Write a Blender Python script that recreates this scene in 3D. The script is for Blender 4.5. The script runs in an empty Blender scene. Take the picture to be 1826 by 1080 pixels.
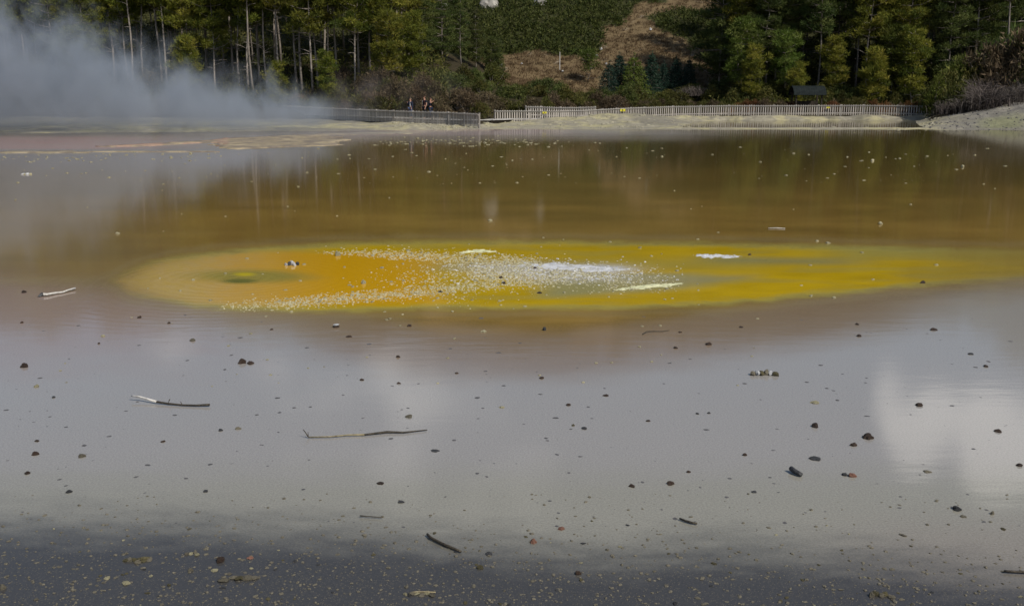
import bpy, bmesh, math, random
import numpy as np
from mathutils import Vector

random.seed(7)
RNG = np.random.default_rng(11)
S = bpy.context.scene
COL = S.collection

# ------------------------------------------------------------------ camera
F_PX, CX, CY, CAM_H, HOR = 1775.0, 913.0, 540.0, 3.4, 148.0
PITCH = math.atan((CY - HOR) / F_PX)
CP, SP = math.cos(PITCH), math.sin(PITCH)
cam = bpy.data.cameras.new('camera')
cam.sensor_width = 36.0
cam.lens = 36.0 * F_PX / 1826.0
cam.clip_start = 0.1
cam.clip_end = 3000
camo = bpy.data.objects.new('camera', cam)
COL.objects.link(camo)
camo.location = (0, 0, CAM_H)
camo.rotation_euler = (math.pi / 2 - PITCH, 0, 0)
S.camera = camo

# ------------------------------------------------------------------ light, sky, exposure
SUN_EL, SUN_AZ = math.radians(46), math.radians(136)     # azimuth clockwise from straight ahead (+Y)
world = bpy.data.worlds.new('World')
S.world = world
world.use_nodes = True
wn, wl = world.node_tree.nodes, world.node_tree.links
wn.clear()
w_out = wn.new('ShaderNodeOutputWorld')
w_bg = wn.new('ShaderNodeBackground')
w_bg.inputs[1].default_value = 0.10
sky = wn.new('ShaderNodeTexSky')
sky.sky_type = 'NISHITA'
sky.sun_disc = False
sky.sun_elevation = SUN_EL
sky.sun_rotation = SUN_AZ
sky.air_density = 1.0
sky.dust_density = 1.2
# fair-weather clouds, laid out on a flat layer overhead so they crowd towards the horizon
tc = wn.new('ShaderNodeTexCoord')
sep = wn.new('ShaderNodeSeparateXYZ')
wl.new(tc.outputs['Generated'], sep.inputs[0])
zz = wn.new('ShaderNodeMath'); zz.operation = 'MAXIMUM'; zz.inputs[1].default_value = 0.0
wl.new(sep.outputs['Z'], zz.inputs[0])
za = wn.new('ShaderNodeMath'); za.operation = 'ADD'; za.inputs[1].default_value = 0.12
wl.new(zz.outputs[0], za.inputs[0])
dx = wn.new('ShaderNodeMath'); dx.operation = 'DIVIDE'
dy = wn.new('ShaderNodeMath'); dy.operation = 'DIVIDE'
wl.new(sep.outputs['X'], dx.inputs[0]); wl.new(za.outputs[0], dx.inputs[1])
wl.new(sep.outputs['Y'], dy.inputs[0]); wl.new(za.outputs[0], dy.inputs[1])
cmb = wn.new('ShaderNodeCombineXYZ')
wl.new(dx.outputs[0], cmb.inputs[0]); wl.new(dy.outputs[0], cmb.inputs[1])
cmap = wn.new('ShaderNodeMapping')
cmap.inputs['Location'].default_value = (3.1, 1.7, 0.0)
wl.new(cmb.outputs[0], cmap.inputs[0])
cn = wn.new('ShaderNodeTexNoise')
cn.inputs['Scale'].default_value = 1.15
cn.inputs['Detail'].default_value = 7
cn.inputs['Roughness'].default_value = 0.55
wl.new(cmap.outputs[0], cn.inputs['Vector'])
cr = wn.new('ShaderNodeValToRGB')
cr.color_ramp.elements[0].position = 0.60
cr.color_ramp.elements[0].color = (0, 0, 0, 1)
cr.color_ramp.elements[1].position = 0.73
cr.color_ramp.elements[1].color = (1, 1, 1, 1)
# a bank of cumulus over the hills to the right, the one the pool mirrors
fld = cn.outputs['Fac']
for az_, el_, rad_, amt_ in ((20.6, 14.6, .050, .17), (22.4, 17.0, .052, .20), (23.2, 19.3, .042, .24), (25.4, 16.6, .050, .18), (27.2, 19.6, .050, .26), (29.6, 17.0, .08, .2), (14.4, 13.6, .045, .14)):
    az_, el_ = math.radians(az_), math.radians(el_)
    vd_ = wn.new('ShaderNodeVectorMath'); vd_.operation = 'DISTANCE'
    vd_.inputs[1].default_value = (math.sin(az_) * math.cos(el_), math.cos(az_) * math.cos(el_), math.sin(el_))
    wl.new(tc.outputs['Generated'], vd_.inputs[0])
    mr_ = wn.new('ShaderNodeMapRange'); mr_.interpolation_type = 'SMOOTHSTEP'
    mr_.inputs[1].default_value = rad_ * .25; mr_.inputs[2].default_value = rad_; mr_.inputs[3].default_value = amt_; mr_.inputs[4].default_value = 0.0
    wl.new(vd_.outputs['Value'], mr_.inputs[0])
    ma_ = wn.new('ShaderNodeMath'); ma_.operation = 'ADD'
    wl.new(fld, ma_.inputs[0]); wl.new(mr_.outputs[0], ma_.inputs[1]); fld = ma_.outputs[0]
wl.new(fld, cr.inputs[0])
cmix = wn.new('ShaderNodeMixRGB')
cmix.inputs[2].default_value = (13.0, 13.0, 13.0, 1)
wl.new(cr.outputs[0], cmix.inputs[0])
wl.new(sky.outputs[0], cmix.inputs[1])
wl.new(cmix.outputs[0], w_bg.inputs[0])
wl.new(w_bg.outputs[0], w_out.inputs[0])

sun = bpy.data.lights.new('sun', 'SUN')
sun.energy = 4.2
sun.angle = math.radians(0.53)
sun.color = (1.0, 0.94, 0.84)
suno = bpy.data.objects.new('sun', sun)
COL.objects.link(suno)
sdir = Vector((math.sin(SUN_AZ) * math.cos(SUN_EL), math.cos(SUN_AZ) * math.cos(SUN_EL), math.sin(SUN_EL)))
suno.rotation_euler = sdir.to_track_quat('Z', 'Y').to_euler()
suno.location = (60, -30, 60)

S.view_settings.view_transform = 'Standard'
S.view_settings.look = 'None'
S.view_settings.exposure = -0.06
S.view_settings.gamma = 1.0
S.view_settings.use_curve_mapping = False
S.render.engine = 'CYCLES'
S.cycles.use_denoising = True
S.cycles.max_bounces = 6
S.cycles.diffuse_bounces = 2
S.cycles.glossy_bounces = 3
S.cycles.transmission_bounces = 3
S.cycles.volume_bounces = 1
S.cycles.transparent_max_bounces = 8
S.cycles.volume_max_steps = 128


# ------------------------------------------------------------------ maths helpers
def proj(x, y, z):
    d = y * CP + (CAM_H - z) * SP
    up = y * SP - (CAM_H - z) * CP
    return CX + F_PX * x / d, CY - F_PX * up / d


def ray(px, py):
    a, b = (px - CX) / F_PX, (CY - py) / F_PX
    return a, CP + b * SP, -SP + b * CP


def on_z(px, py, z=0.0):
    a, b, c = ray(px, py)
    t = (z - CAM_H) / c
    return a * t, b * t, z


def x_at(px, y, z=1.5):
    return (px - CX) / F_PX * (y * CP + (CAM_H - z) * SP)


def sm(a, b, x):
    t = np.clip((np.asarray(x, float) - a) / (b - a), 0, 1)
    return t * t * (3 - 2 * t)


def _h(ix, iy, seed):
    n = (ix.astype(np.int64) * 374761393 + iy.astype(np.int64) * 668265263 + seed * 974711) & 0x7fffffff
    n = ((n ^ (n >> 13)) * 1274126177) & 0x7fffffff
    n = (n ^ (n >> 16)) & 0xffff
    return n / 65535.0


def vnoise(x, y, seed=0):
    x = np.asarray(x, float); y = np.asarray(y, float)
    ix, iy = np.floor(x), np.floor(y)
    fx, fy = x - ix, y - iy
    fx, fy = fx * fx * (3 - 2 * fx), fy * fy * (3 - 2 * fy)
    a, b = _h(ix, iy, seed), _h(ix + 1, iy, seed)
    c, d = _h(ix, iy + 1, seed), _h(ix + 1, iy + 1, seed)
    return (a * (1 - fx) + b * fx) * (1 - fy) + (c * (1 - fx) + d * fx) * fy


def fbm(x, y, seed=0, n=4):
    s, a, t = 0, 0.5, 0
    for i in range(n):
        s = s + a * vnoise(x * 2 ** i + 17 * i, y * 2 ** i + 5 * i, seed + i); t += a; a *= 0.5
    return s / t


def lin(r, g, b):
    return np.array([((c / 255 + 0.055) / 1.055) ** 2.4 if c > 10 else c / 255 / 12.92 for c in (r, g, b)])


def in_poly(px, py, poly):
    px = np.asarray(px, float); py = np.asarray(py, float)
    r = np.zeros(px.shape, bool)
    n = len(poly)
    for i in range(n):
        x0, y0 = poly[i]; x1, y1 = poly[(i + 1) % n]
        if y0 == y1:
            continue
        c = ((y0 > py) != (y1 > py)) & (px < (x1 - x0) * (py - y0) / (y1 - y0) + x0)
        r ^= c
    return r


# ------------------------------------------------------------------ object helpers
def link(name, mesh, mat=None, parent=None):
    o = bpy.data.objects.new(name, mesh)
    COL.objects.link(o)
    if mat is not None and mesh is not None and len(mesh.materials) == 0:
        mesh.materials.append(mat)
    if parent is not None:
        o.parent = parent
    return o


def tag(o, label=None, cat=None, group=None, kind=None):
    for k, v in (('label', label), ('category', cat), ('group', group), ('kind', kind)):
        if v:
            o[k] = v
    return o


def empty(name, loc=(0, 0, 0), rz=0.0):
    o = bpy.data.objects.new(name, None)
    COL.objects.link(o)
    o.empty_display_size = 0.2
    o.location = loc
    o.rotation_euler = (0, 0, rz)
    return o


def np_mesh(name, V, F, smooth=False, tint=None, color=None):
    """V (n,3); F (m,k) constant face size."""
    V = np.ascontiguousarray(V, np.float32); F = np.ascontiguousarray(F, np.int32)
    m = bpy.data.meshes.new(name)
    nf, k = F.shape
    m.vertices.add(len(V)); m.vertices.foreach_set('co', V.ravel())
    m.loops.add(nf * k); m.loops.foreach_set('vertex_index', F.ravel())
    m.polygons.add(nf); m.polygons.foreach_set('loop_start', np.arange(0, nf * k, k, dtype=np.int32))
    m.update(calc_edges=True)
    m.polygons.foreach_set('use_smooth', np.full(nf, smooth))
    if tint is not None:
        a = m.attributes.new('tint', 'FLOAT', 'POINT'); a.data.foreach_set('value', np.ascontiguousarray(tint, np.float32))
    if color is not None:
        a = m.attributes.new('tone', 'FLOAT_COLOR', 'POINT')
        c = np.ones((len(V), 4), np.float32); c[:, :3] = color
        a.data.foreach_set('color', c.ravel())
    m.validate()
    return m


class MB:
    """collects boxes and tubes for one mesh"""
    def __init__(self):
        self.v, self.f = [], []

    def box(self, c, s, rz=0.0, tilt=0.0):
        n = len(self.v); cz, szn = math.cos(rz), math.sin(rz)
        for k in range(8):
            x = s[0] / 2 * (1 if k & 1 else -1); y = s[1] / 2 * (1 if k & 2 else -1); z = s[2] / 2 * (1 if k & 4 else -1)
            x, z = x * math.cos(tilt) + z * math.sin(tilt), -x * math.sin(tilt) + z * math.cos(tilt)
            self.v.append((c[0] + x * cz - y * szn, c[1] + x * szn + y * cz, c[2] + z))
        for q in ((0, 2, 3, 1), (4, 5, 7, 6), (0, 1, 5, 4), (2, 6, 7, 3), (0, 4, 6, 2), (1, 3, 7, 5)):
            self.f.append(tuple(n + i for i in q))

    def tube(self, pts, rad, sides=7, cap=True):
        n0 = len(self.v); pts = [Vector(p) for p in pts]
        for i, p in enumerate(pts):
            d = (pts[min(i + 1, len(pts) - 1)] - pts[max(i - 1, 0)])
            d = d.normalized() if d.length > 1e-9 else Vector((0, 0, 1))
            ref = Vector((0, 0, 1)) if abs(d.z) < 0.9 else Vector((1, 0, 0))
            a = d.cross(ref).normalized(); b = d.cross(a)
            for k in range(sides):
                t = 2 * math.pi * k / sides
                q = p + (a * math.cos(t) + b * math.sin(t)) * rad[i]
                self.v.append((q.x, q.y, q.z))
        for i in range(len(pts) - 1):
            for k in range(sides):
                a0 = n0 + i * sides + k; a1 = n0 + i * sides + (k + 1) % sides
                self.f.append((a0, a1, a1 + sides, a0 + sides))
        if cap:
            self.f.append(tuple(n0 + k for k in range(sides))[::-1])
            m = n0 + (len(pts) - 1) * sides
            self.f.append(tuple(m + k for k in range(sides)))

    def mesh(self, name, smooth=False):
        m = bpy.data.meshes.new(name); m.from_pydata(self.v, [], self.f); m.update()
        if smooth:
            m.polygons.foreach_set('use_smooth', [True] * len(m.polygons))
        return m


def leaf_cloud(C, R, k, length, width, rng, shell=0.55, up=0.25, tint_sd=0.22):
    C = np.asarray(C, float); R = np.asarray(R, float)
    n = len(C)
    d = rng.normal(size=(n * k, 3)); d /= np.linalg.norm(d, axis=1)[:, None] + 1e-9
    u = shell + (1 - shell) * rng.random(n * k)
    c = np.repeat(C, k, 0); r = np.repeat(R, k, 0)
    p = c + d * r * u[:, None]
    a = d + rng.normal(size=d.shape) * 0.6; a[:, 2] += up
    a /= np.linalg.norm(a, axis=1)[:, None] + 1e-9
    b = np.cross(a, rng.normal(size=d.shape)); b /= np.linalg.norm(b, axis=1)[:, None] + 1e-9
    L = length * (0.6 + 0.8 * rng.random(n * k))[:, None]; W = width * (0.6 + 0.8 * rng.random(n * k))[:, None]
    V = np.empty((n * k, 3, 3))
    V[:, 0] = p - b * W / 2; V[:, 1] = p + b * W / 2; V[:, 2] = p + a * L
    t = np.repeat(np.clip(rng.normal(0.5, tint_sd, n), 0, 1), k) + rng.normal(0, 0.12, n * k)
    gn_ = np.cross(V[:, 1] - V[:, 0], V[:, 2] - V[:, 0])
    flip = (gn_ * d).sum(1) < 0
    V[flip] = V[flip][:, [1, 0, 2]]
    return V.reshape(-1, 3), np.arange(n * k * 3).reshape(-1, 3), np.repeat(np.clip(t, 0, 1), 3)


# ------------------------------------------------------------------ materials
def new_mat(name):
    m = bpy.data.materials.new(name); m.use_nodes = True
    nt = m.node_tree
    b = nt.nodes['Principled BSDF']
    return m, nt, b


def noise_mat(name, c1, c2, scale=8.0, rough=0.8, spec=0.3, bump=0.0, bscale=30.0, c3=None, objrand=0.0, coord='Object', stretch=(1, 1, 1)):
    m, nt, b = new_mat(name)
    N, L = nt.nodes, nt.links
    t = N.new('ShaderNodeTexCoord'); mp = N.new('ShaderNodeMapping'); mp.inputs['Scale'].default_value = stretch
    L.new(t.outputs[coord], mp.inputs[0])
    n = N.new('ShaderNodeTexNoise'); n.inputs['Scale'].default_value = scale; n.inputs['Detail'].default_value = 6; n.inputs['Roughness'].default_value = 0.65
    L.new(mp.outputs[0], n.inputs['Vector'])
    r = N.new('ShaderNodeValToRGB')
    r.color_ramp.elements[0].position = 0.35; r.color_ramp.elements[0].color = (*c1, 1)
    r.color_ramp.elements[1].position = 0.65; r.color_ramp.elements[1].color = (*c2, 1)
    if c3 is not None:
        e = r.color_ramp.elements.new(0.8); e.color = (*c3, 1)
    L.new(n.outputs['Fac'], r.inputs[0])
    out = r.outputs[0]
    if objrand:
        oi = N.new('ShaderNodeObjectInfo'); hs = N.new('ShaderNodeHueSaturation')
        mr = N.new('ShaderNodeMapRange'); mr.inputs[3].default_value = 1 - objrand; mr.inputs[4].default_value = 1 + objrand
        L.new(oi.outputs['Random'], mr.inputs[0]); L.new(mr.outputs[0], hs.inputs['Value']); L.new(out, hs.inputs['Color'])
        out = hs.outputs[0]
    L.new(out, b.inputs['Base Color'])
    b.inputs['Roughness'].default_value = rough
    b.inputs['Specular IOR Level'].default_value = spec
    if bump:
        n2 = N.new('ShaderNodeTexNoise'); n2.inputs['Scale'].default_value = bscale; n2.inputs['Detail'].default_value = 5
        L.new(mp.outputs[0], n2.inputs['Vector'])
        bp = N.new('ShaderNodeBump'); bp.inputs['Strength'].default_value = bump; bp.inputs['Distance'].default_value = 0.02
        L.new(n2.outputs['Fac'], bp.inputs['Height']); L.new(bp.outputs[0], b.inputs['Normal'])
    return m


def leaf_mat(name, c1, c2, c3, objrand=0.25, trans=0.25):
    m, nt, b = new_mat(name)
    N, L = nt.nodes, nt.links
    at = N.new('ShaderNodeAttribute'); at.attribute_name = 'tint'
    r = N.new('ShaderNodeValToRGB')
    r.color_ramp.elements[0].position = 0.1; r.color_ramp.elements[0].color = (*c1, 1)
    r.color_ramp.elements[1].position = 0.9; r.color_ramp.elements[1].color = (*c3, 1)
    e = r.color_ramp.elements.new(0.5); e.color = (*c2, 1)
    L.new(at.outputs['Fac'], r.inputs[0])
    oi = N.new('ShaderNodeObjectInfo'); hs = N.new('ShaderNodeHueSaturation')
    mr = N.new('ShaderNodeMapRange'); mr.inputs[3].default_value = 1 - objrand; mr.inputs[4].default_value = 1 + objrand
    L.new(oi.outputs['Random'], mr.inputs[0]); L.new(mr.outputs[0], hs.inputs['Value'])
    ml = N.new('ShaderNodeMath'); ml.operation = 'MULTIPLY'; ml.inputs[1].default_value = 7.31
    fr = N.new('ShaderNodeMath'); fr.operation = 'FRACT'
    mh = N.new('ShaderNodeMapRange'); mh.inputs[3].default_value = 0.482; mh.inputs[4].default_value = 0.514
    L.new(oi.outputs['Random'], ml.inputs[0]); L.new(ml.outputs[0], fr.inputs[0]); L.new(fr.outputs[0], mh.inputs[0]); L.new(mh.outputs[0], hs.inputs['Hue'])
    L.new(r.outputs[0], hs.inputs['Color'])
    L.new(hs.outputs[0], b.inputs['Base Color'])
    b.inputs['Roughness'].default_value = 0.65
    b.inputs['Specular IOR Level'].default_value = 0.15
    tr = N.new('ShaderNodeBsdfTranslucent'); L.new(hs.outputs[0], tr.inputs[0])
    mx = N.new('ShaderNodeMixShader'); mx.inputs[0].default_value = trans
    L.new(b.outputs[0], mx.inputs[1]); L.new(tr.outputs[0], mx.inputs[2])
    L.new(mx.outputs[0], N['Material Output'].inputs[0])
    return m


M_PINE = leaf_mat('pine_needles', (0.065, 0.085, 0.014), (0.14, 0.155, 0.022), (0.22, 0.21, 0.034), trans=.35)
M_PINE_DARK = leaf_mat('dark_needles', (0.034, 0.052, 0.014), (0.072, 0.094, 0.024), (0.12, 0.135, 0.038), trans=.3)
M_BLUE = leaf_mat('blue_green_needles', (0.012, 0.032, 0.022), (0.024, 0.052, 0.036), (0.042, 0.072, 0.046), 0.15)
M_LIGHT = leaf_mat('light_green_leaves', (0.05, 0.075, 0.01), (0.09, 0.12, 0.02), (0.15, 0.17, 0.04))
M_SHRUB = leaf_mat('olive_scrub_leaves', (0.034, 0.042, 0.010), (0.074, 0.078, 0.018), (0.12, 0.108, 0.03), 0.3)
M_BROWN = leaf_mat('brown_scrub_leaves', (0.055, 0.042, 0.024), (0.105, 0.08, 0.045), (0.16, 0.125, 0.07), 0.3)
M_RUST = leaf_mat('rust_bracken_leaves', (0.08, 0.035, 0.012), (0.15, 0.07, 0.025), (0.21, 0.12, 0.05), 0.25)
M_GREYTWIG = leaf_mat('dead_grey_twigs', (0.026, 0.021, 0.018), (0.062, 0.05, 0.044), (0.17, 0.145, 0.13), 0.3, 0.0)
M_SCRUB = leaf_mat('hill_scrub_leaves', (0.026, 0.039, 0.009), (0.050, 0.067, 0.015), (0.08, 0.093, 0.024), 0.0)
M_DRY = leaf_mat('dry_grass_blades', (0.085, 0.058, 0.028), (0.15, 0.108, 0.055), (0.22, 0.165, 0.09), 0.1)
M_BARK = noise_mat('pine_bark', (0.12, 0.10, 0.085), (0.30, 0.265, 0.23), 3.0, 0.9, 0.2, 0.6, 12, stretch=(3, 3, 0.5), objrand=0.3)
M_WOOD = noise_mat('weathered_fence_wood', (0.24, 0.22, 0.20), (0.40, 0.37, 0.33), 5.0, 0.85, 0.2, stretch=(6, 6, 1), objrand=0.22)
M_RAIL = noise_mat('weathered_rail_wood', (0.28, 0.265, 0.245), (0.42, 0.40, 0.37), 4.0, 0.85, 0.2, stretch=(1, 6, 6), objrand=0.15)
M_DECK = noise_mat('boardwalk_timber', (0.36, 0.35, 0.33), (0.52, 0.50, 0.47), 4.0, 0.85, 0.2, objrand=0.15)
M_SHED = noise_mat('dark_roof_iron', (0.007, 0.010, 0.010), (0.014, 0.018, 0.018), 3.0, 0.8, 0.1, objrand=0.1)
M_POST = noise_mat('dark_stained_post', (0.02, 0.016, 0.012), (0.045, 0.035, 0.026), 6.0, 0.8, 0.2)
M_YELLOW = noise_mat('yellow_sign_paint', (0.55, 0.48, 0.03), (0.66, 0.58, 0.05), 5.0, 0.6, 0.3)
M_INK = noise_mat('black_sign_print', (0.02, 0.02, 0.02), (0.03, 0.03, 0.03), 5.0, 0.6, 0.3)
M_STONE = noise_mat('wet_brown_stone', (0.018, 0.011, 0.007), (0.07, 0.042, 0.026), 30, 0.55, 0.4, 0.8, 60, objrand=0.3)
M_STONE_G = noise_mat('dark_grey_stone', (0.015, 0.016, 0.018), (0.075, 0.075, 0.078), 35, 0.6, 0.4, 0.8, 60, c3=(0.16, 0.15, 0.14), objrand=0.3)
M_STONE_R = noise_mat('reddish_stone', (0.11, 0.04, 0.025), (0.30, 0.16, 0.11), 25, 0.7, 0.3, 0.6, 60, objrand=0.2)
M_PALE = noise_mat('pale_sinter_crumb', (0.24, 0.22, 0.12), (0.42, 0.385, 0.26), 25, 0.8, 0.2, 0.8, 50, objrand=0.25)
M_TAN = noise_mat('tan_pebble', (0.095, 0.085, 0.06), (0.225, 0.2, 0.145), 30, 0.75, 0.3, 0.8, 60, objrand=0.35)
M_OLIVE = noise_mat('olive_crust_flake', (0.05, 0.044, 0.02), (0.15, 0.13, 0.065), 30, 0.75, 0.3, 0.8, 60, objrand=0.35)
M_WHITE = noise_mat('white_mineral_crust', (0.33, 0.33, 0.33), (0.62, 0.63, 0.64), 7, 0.8, 0.2, 0.8, 30, c3=(0.48, 0.45, 0.34))
M_CREAM = noise_mat('cream_mineral_crust', (0.42, 0.42, 0.24), (0.66, 0.66, 0.42), 6, 0.8, 0.2, 0.8, 30)
M_ROCK = noise_mat('pale_hill_rock', (0.16, 0.15, 0.13), (0.42, 0.40, 0.36), 0.9, 0.9, 0.2, 1.0, 3)
M_SINTER = noise_mat('dull_sinter_lump', (0.22, 0.205, 0.155), (0.38, 0.35, 0.25), 12, 0.9, 0.2, 0.8, 40)
M_FLECK = noise_mat('grey_silt_fleck', (0.05, 0.05, 0.052), (0.11, 0.105, 0.105), 20, 0.7, 0.3)
M_STICK = noise_mat('wet_dark_stick', (0.012, 0.01, 0.007), (0.07, 0.055, 0.035), 40, 0.6, 0.35, 0.6, 60)
M_STICK_L = noise_mat('bleached_wood', (0.36, 0.34, 0.31), (0.62, 0.60, 0.56), 30, 0.8, 0.2, 0.5, 60)
M_STICK_T = noise_mat('tan_twig_bark', (0.14, 0.11, 0.06), (0.30, 0.26, 0.16), 40, 0.75, 0.2, 0.5, 60)


# ------------------------------------------------------------------ terrain
def pxof(x, y):
    return CX + F_PX * np.asarray(x, float) / (np.maximum(y, 1.0) * CP)


FD_X = [-2000, -400, 570, 640, 700, 797, 853, 883, 1000, 1100, 1200, 1650, 1740, 3500]
FD_Y = [112, 100, 90, 85, 81.5, 78.4, 76.2, 86, 89, 93, 97, 97, 95, 86]
SH_X = [-2000, 0, 300, 560, 660, 760, 853, 1000, 1650, 1826, 3500]
SH_Y = [62, 70, 71, 73, 74.5, 75.0, 75.5, 75.4, 75.4, 74.6, 66]


def ground(x, y):
    x = np.asarray(x, float); y = np.asarray(y, float)
    px = pxof(x, y)
    fd = np.interp(px, FD_X, FD_Y); fd = np.maximum(fd, 78)
    sh = np.interp(px, SH_X, SH_Y) + (fbm(px / 55, y * 0 + 3.0, 5) - 0.5) * 1.6
    t = y - sh
    q = np.clip(t / np.maximum(fd - sh, 2), 0, 1)
    nz = fbm(x / 1.6, y / 2.2, 21)
    z = np.where(t < 0, np.maximum(-0.4, 0.09 * t), 0.05 * np.clip(t / 1.0, 0, 1) + 0.22 * q ** 1.5 + (nz - 0.5) * 0.26 * sm(0, 3, t))
    # shallow puddle in front of the right-hand fence
    pud = sm(1180, 1260, px) * (1 - sm(1640, 1690, px)) * sm(77.6, 79.2, y + (nz - 0.5) * 3) * (1 - sm(92.0, 94.5, y + (fbm(px / 40, y / 5, 9) - 0.5) * 7))
    z = np.where(pud > 0, z * (1 - pud) - 0.1 * pud, z)
    # heaps of scraped sinter under the fence
    for mx, my, wx, wy, h in ((1120, 89, 75, 3.0, 0.62), (1015, 86, 60, 2.5, 0.28), (1235, 94, 40, 2.0, 0.3), (1390, 95.8, 50, 1.4, 0.2), (1560, 95.8, 70, 1.5, 0.18), (735, 76.6, 26, 1.2, 0.28)):
        z = z + h * np.exp(-((px - mx) / wx) ** 2 - ((y - my) / wy) ** 2) * (0.75 + 0.5 * nz)
    # right-hand bank
    bank = np.clip((px - 1625) / 201.0, 0, 2.4) ** 1.15
    z = z + bank * (1.55 + .7 * (fbm(x / 1.1, y / 1.1, 23) - .5)) * sm(0, 10, t) + bank * 0.12 * np.clip(t - 8, 0, 40) * 0.6
    # ground behind the fences
    sl = np.interp(px, [-500, 600, 760, 900, 1060, 1250, 1400, 1900], [0.27, 0.26, 0.22, 0.12, 0.075, 0.10, 0.20, 0.24])
    back = np.clip(y - fd - 1.5, 0, 400)
    z = z + np.where(back > 0, np.minimum(back, 40) * sl + (fbm(x / 5, y / 5, 33) - 0.5) * 0.9 * sm(0, 8, back), 0)
    # the hill
    cap = np.interp(px, [-2000, 200, 700, 950, 1250, 1826, 3500], [52, 60, 72, 80, 74, 56, 48]) + (fbm(px / 140, y * 0, 41) - 0.5) * 16
    hz = 2.6 + 0.42 * (y - 117) + (fbm(x / 14, y / 14, 43) - 0.5) * 2.6 * sm(117, 135, y)
    hz = cap - np.log1p(np.exp(np.clip((cap - hz) / 5, -40, 40))) * 5 + 0
    z = np.where(y > 112, np.maximum(z, hz), z)
    # mineral crusts lying in the far left of the pool
    _, py = proj(x, y, 0 * x)
    n2 = fbm(px / 45, py / 2.2, 51)
    n3 = fbm(px / 16, py / 0.9, 53, 3)
    nn = .55 * n2 + .45 * n3
    cr = sm(300, 440, px) * (1 - sm(520, 720, px)) * sm(242, 248, py + (px - 420) * .012) * (1 - sm(262, 270, py + (px - 420) * 0.03))
    cr = (cr > .25 + 1.1 * nn - .2)
    top = 262 - 24 * sm(120, 680, px)
    cr2 = (sm(100, 220, px) * (1 - sm(640, 860, px)) * np.exp(-((py - top) / 2.4) ** 2) > .2 + 1.0 * nn - .2)
    ln = 270.5 + (px < 150) * 2.5 * n2
    cr3 = (sm(-300, -200, px) * (1 - sm(360, 400, px)) * np.exp(-((py - ln) / np.where(px < 130, 3.0, 1.0)) ** 2) > np.where(px < 130, .9, .55) * nn + .05)
    c = np.maximum(np.maximum(cr, cr2), cr3)
    z = np.where((c > 0.2) & (z < 0.02), 0.015 + 0.03 * c * n2, z)
    return z


def ground1(x, y):
    return float(ground(np.array([x]), np.array([y]))[0])


rows = np.concatenate([np.arange(3, 50, 3.0), np.arange(50, 101, 0.35), np.arange(101, 175, 0.8), np.arange(175, 440, 4.0)])
colsx = np.concatenate([np.arange(-1400, -120, 40.0), np.arange(-120, 1960, 7.0), np.arange(1960, 3300, 40.0)])
PXg, Yg = np.meshgrid(colsx, rows)
Xg = (PXg - CX) / F_PX * Yg * CP
Zg = ground(Xg, Yg)
ipx, ipy = proj(Xg, Yg, Zg)

SCRUB_A = [(690, -400), (1125, -400), (1130, 12), (1105, 45), (1075, 55), (1068, 85), (1055, 98), (1000, 100), (965, 93), (900, 96), (850, 112), (690, 118)]
SCRUB_B = [(1155, 32), (1200, 16), (1240, 20), (1330, 28), (1330, 100), (1240, 82), (1215, 76), (1165, 48)]
SCRUB_C = [(1090, -400), (1190, -400), (1190, 3), (1100, 6)]


def is_scrub(px, py, x, y):
    j = (fbm(x / 2.5, y / 3.5, 61) - 0.5) * 26
    k = (fbm(x / 2.5, y / 3.5, 67) - 0.5) * 16
    a = in_poly(px + j, py + k, SCRUB_A) | in_poly(px + j, py + k, SCRUB_B) | in_poly(px + j, py + k, SCRUB_C)
    far = (py < -12) & (fbm(x / 22, y / 22, 71) > 0.43)
    side = (px < 720) | (px > 1330)
    near = (py > -12) & a
    return near | far | side


def mixc(c, col, a):
    return c * (1 - a[..., None]) + np.asarray(col) * a[..., None]


n_a = fbm(Xg / 1.2, Yg / 2.0, 81); n_b = fbm(Xg / 6, Yg / 8, 83); n_c = vnoise(Xg * 3, Yg * 2, 85)
tcol = np.zeros(Xg.shape + (3,)) + np.array([0.30, 0.275, 0.205])
tcol = mixc(tcol, (0.38, 0.345, 0.205), sm(0.45, 0.62, n_a))
tcol = mixc(tcol, (0.20, 0.185, 0.15), sm(0.5, 0.62, n_b) * 0.8)
tcol = mixc(tcol, (0.15, 0.14, 0.115), sm(0.55, 0.75, n_c) * 0.45)
tcol = mixc(tcol, (0.17, 0.16, 0.145), sm(1640, 1740, PXg) * 0.85 * sm(0.35, 0.6, n_a + 0.3 * n_c))
tcol = mixc(tcol, (0.19, 0.195, 0.105), sm(1730, 1780, PXg) * (1 - sm(1815, 1850, PXg)) * sm(75, 77, Yg) * (1 - sm(79, 82, Yg)) * 0.8)
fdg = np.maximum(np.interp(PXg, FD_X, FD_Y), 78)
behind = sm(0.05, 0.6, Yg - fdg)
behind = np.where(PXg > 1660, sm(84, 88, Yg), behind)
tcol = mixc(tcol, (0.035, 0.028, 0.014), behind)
hillm = sm(112, 116, Yg)
grass = np.array([0.145, 0.105, 0.055]) * (0.75 + 0.5 * fbm(Xg / 1.5, Yg / 1.5, 87))[..., None]
tcol = mixc(tcol, grass, hillm * 1.0)
tcol = mixc(tcol, (0.30, 0.26, 0.20), hillm * sm(0.72, 0.8, fbm(Xg / 0.7, Yg / 0.9, 89)) * 0.6)
scr = is_scrub(ipx, ipy, Xg, Yg) & (Yg > 112)
tcol = mixc(tcol, (0.030, 0.036, 0.012), scr * 0.9)
crust = (Yg < 69) & (Zg > 0)
tcol = np.where(crust[..., None], mixc(np.array([0.33, 0.275, 0.185]) * (0.6 + 0.7 * fbm(PXg / 30, ipy / 1.5, 91))[..., None], (0.17, 0.145, 0.125), sm(.48, .56, fbm(PXg / 22, ipy / .7, 95)) * .8), tcol)
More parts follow.
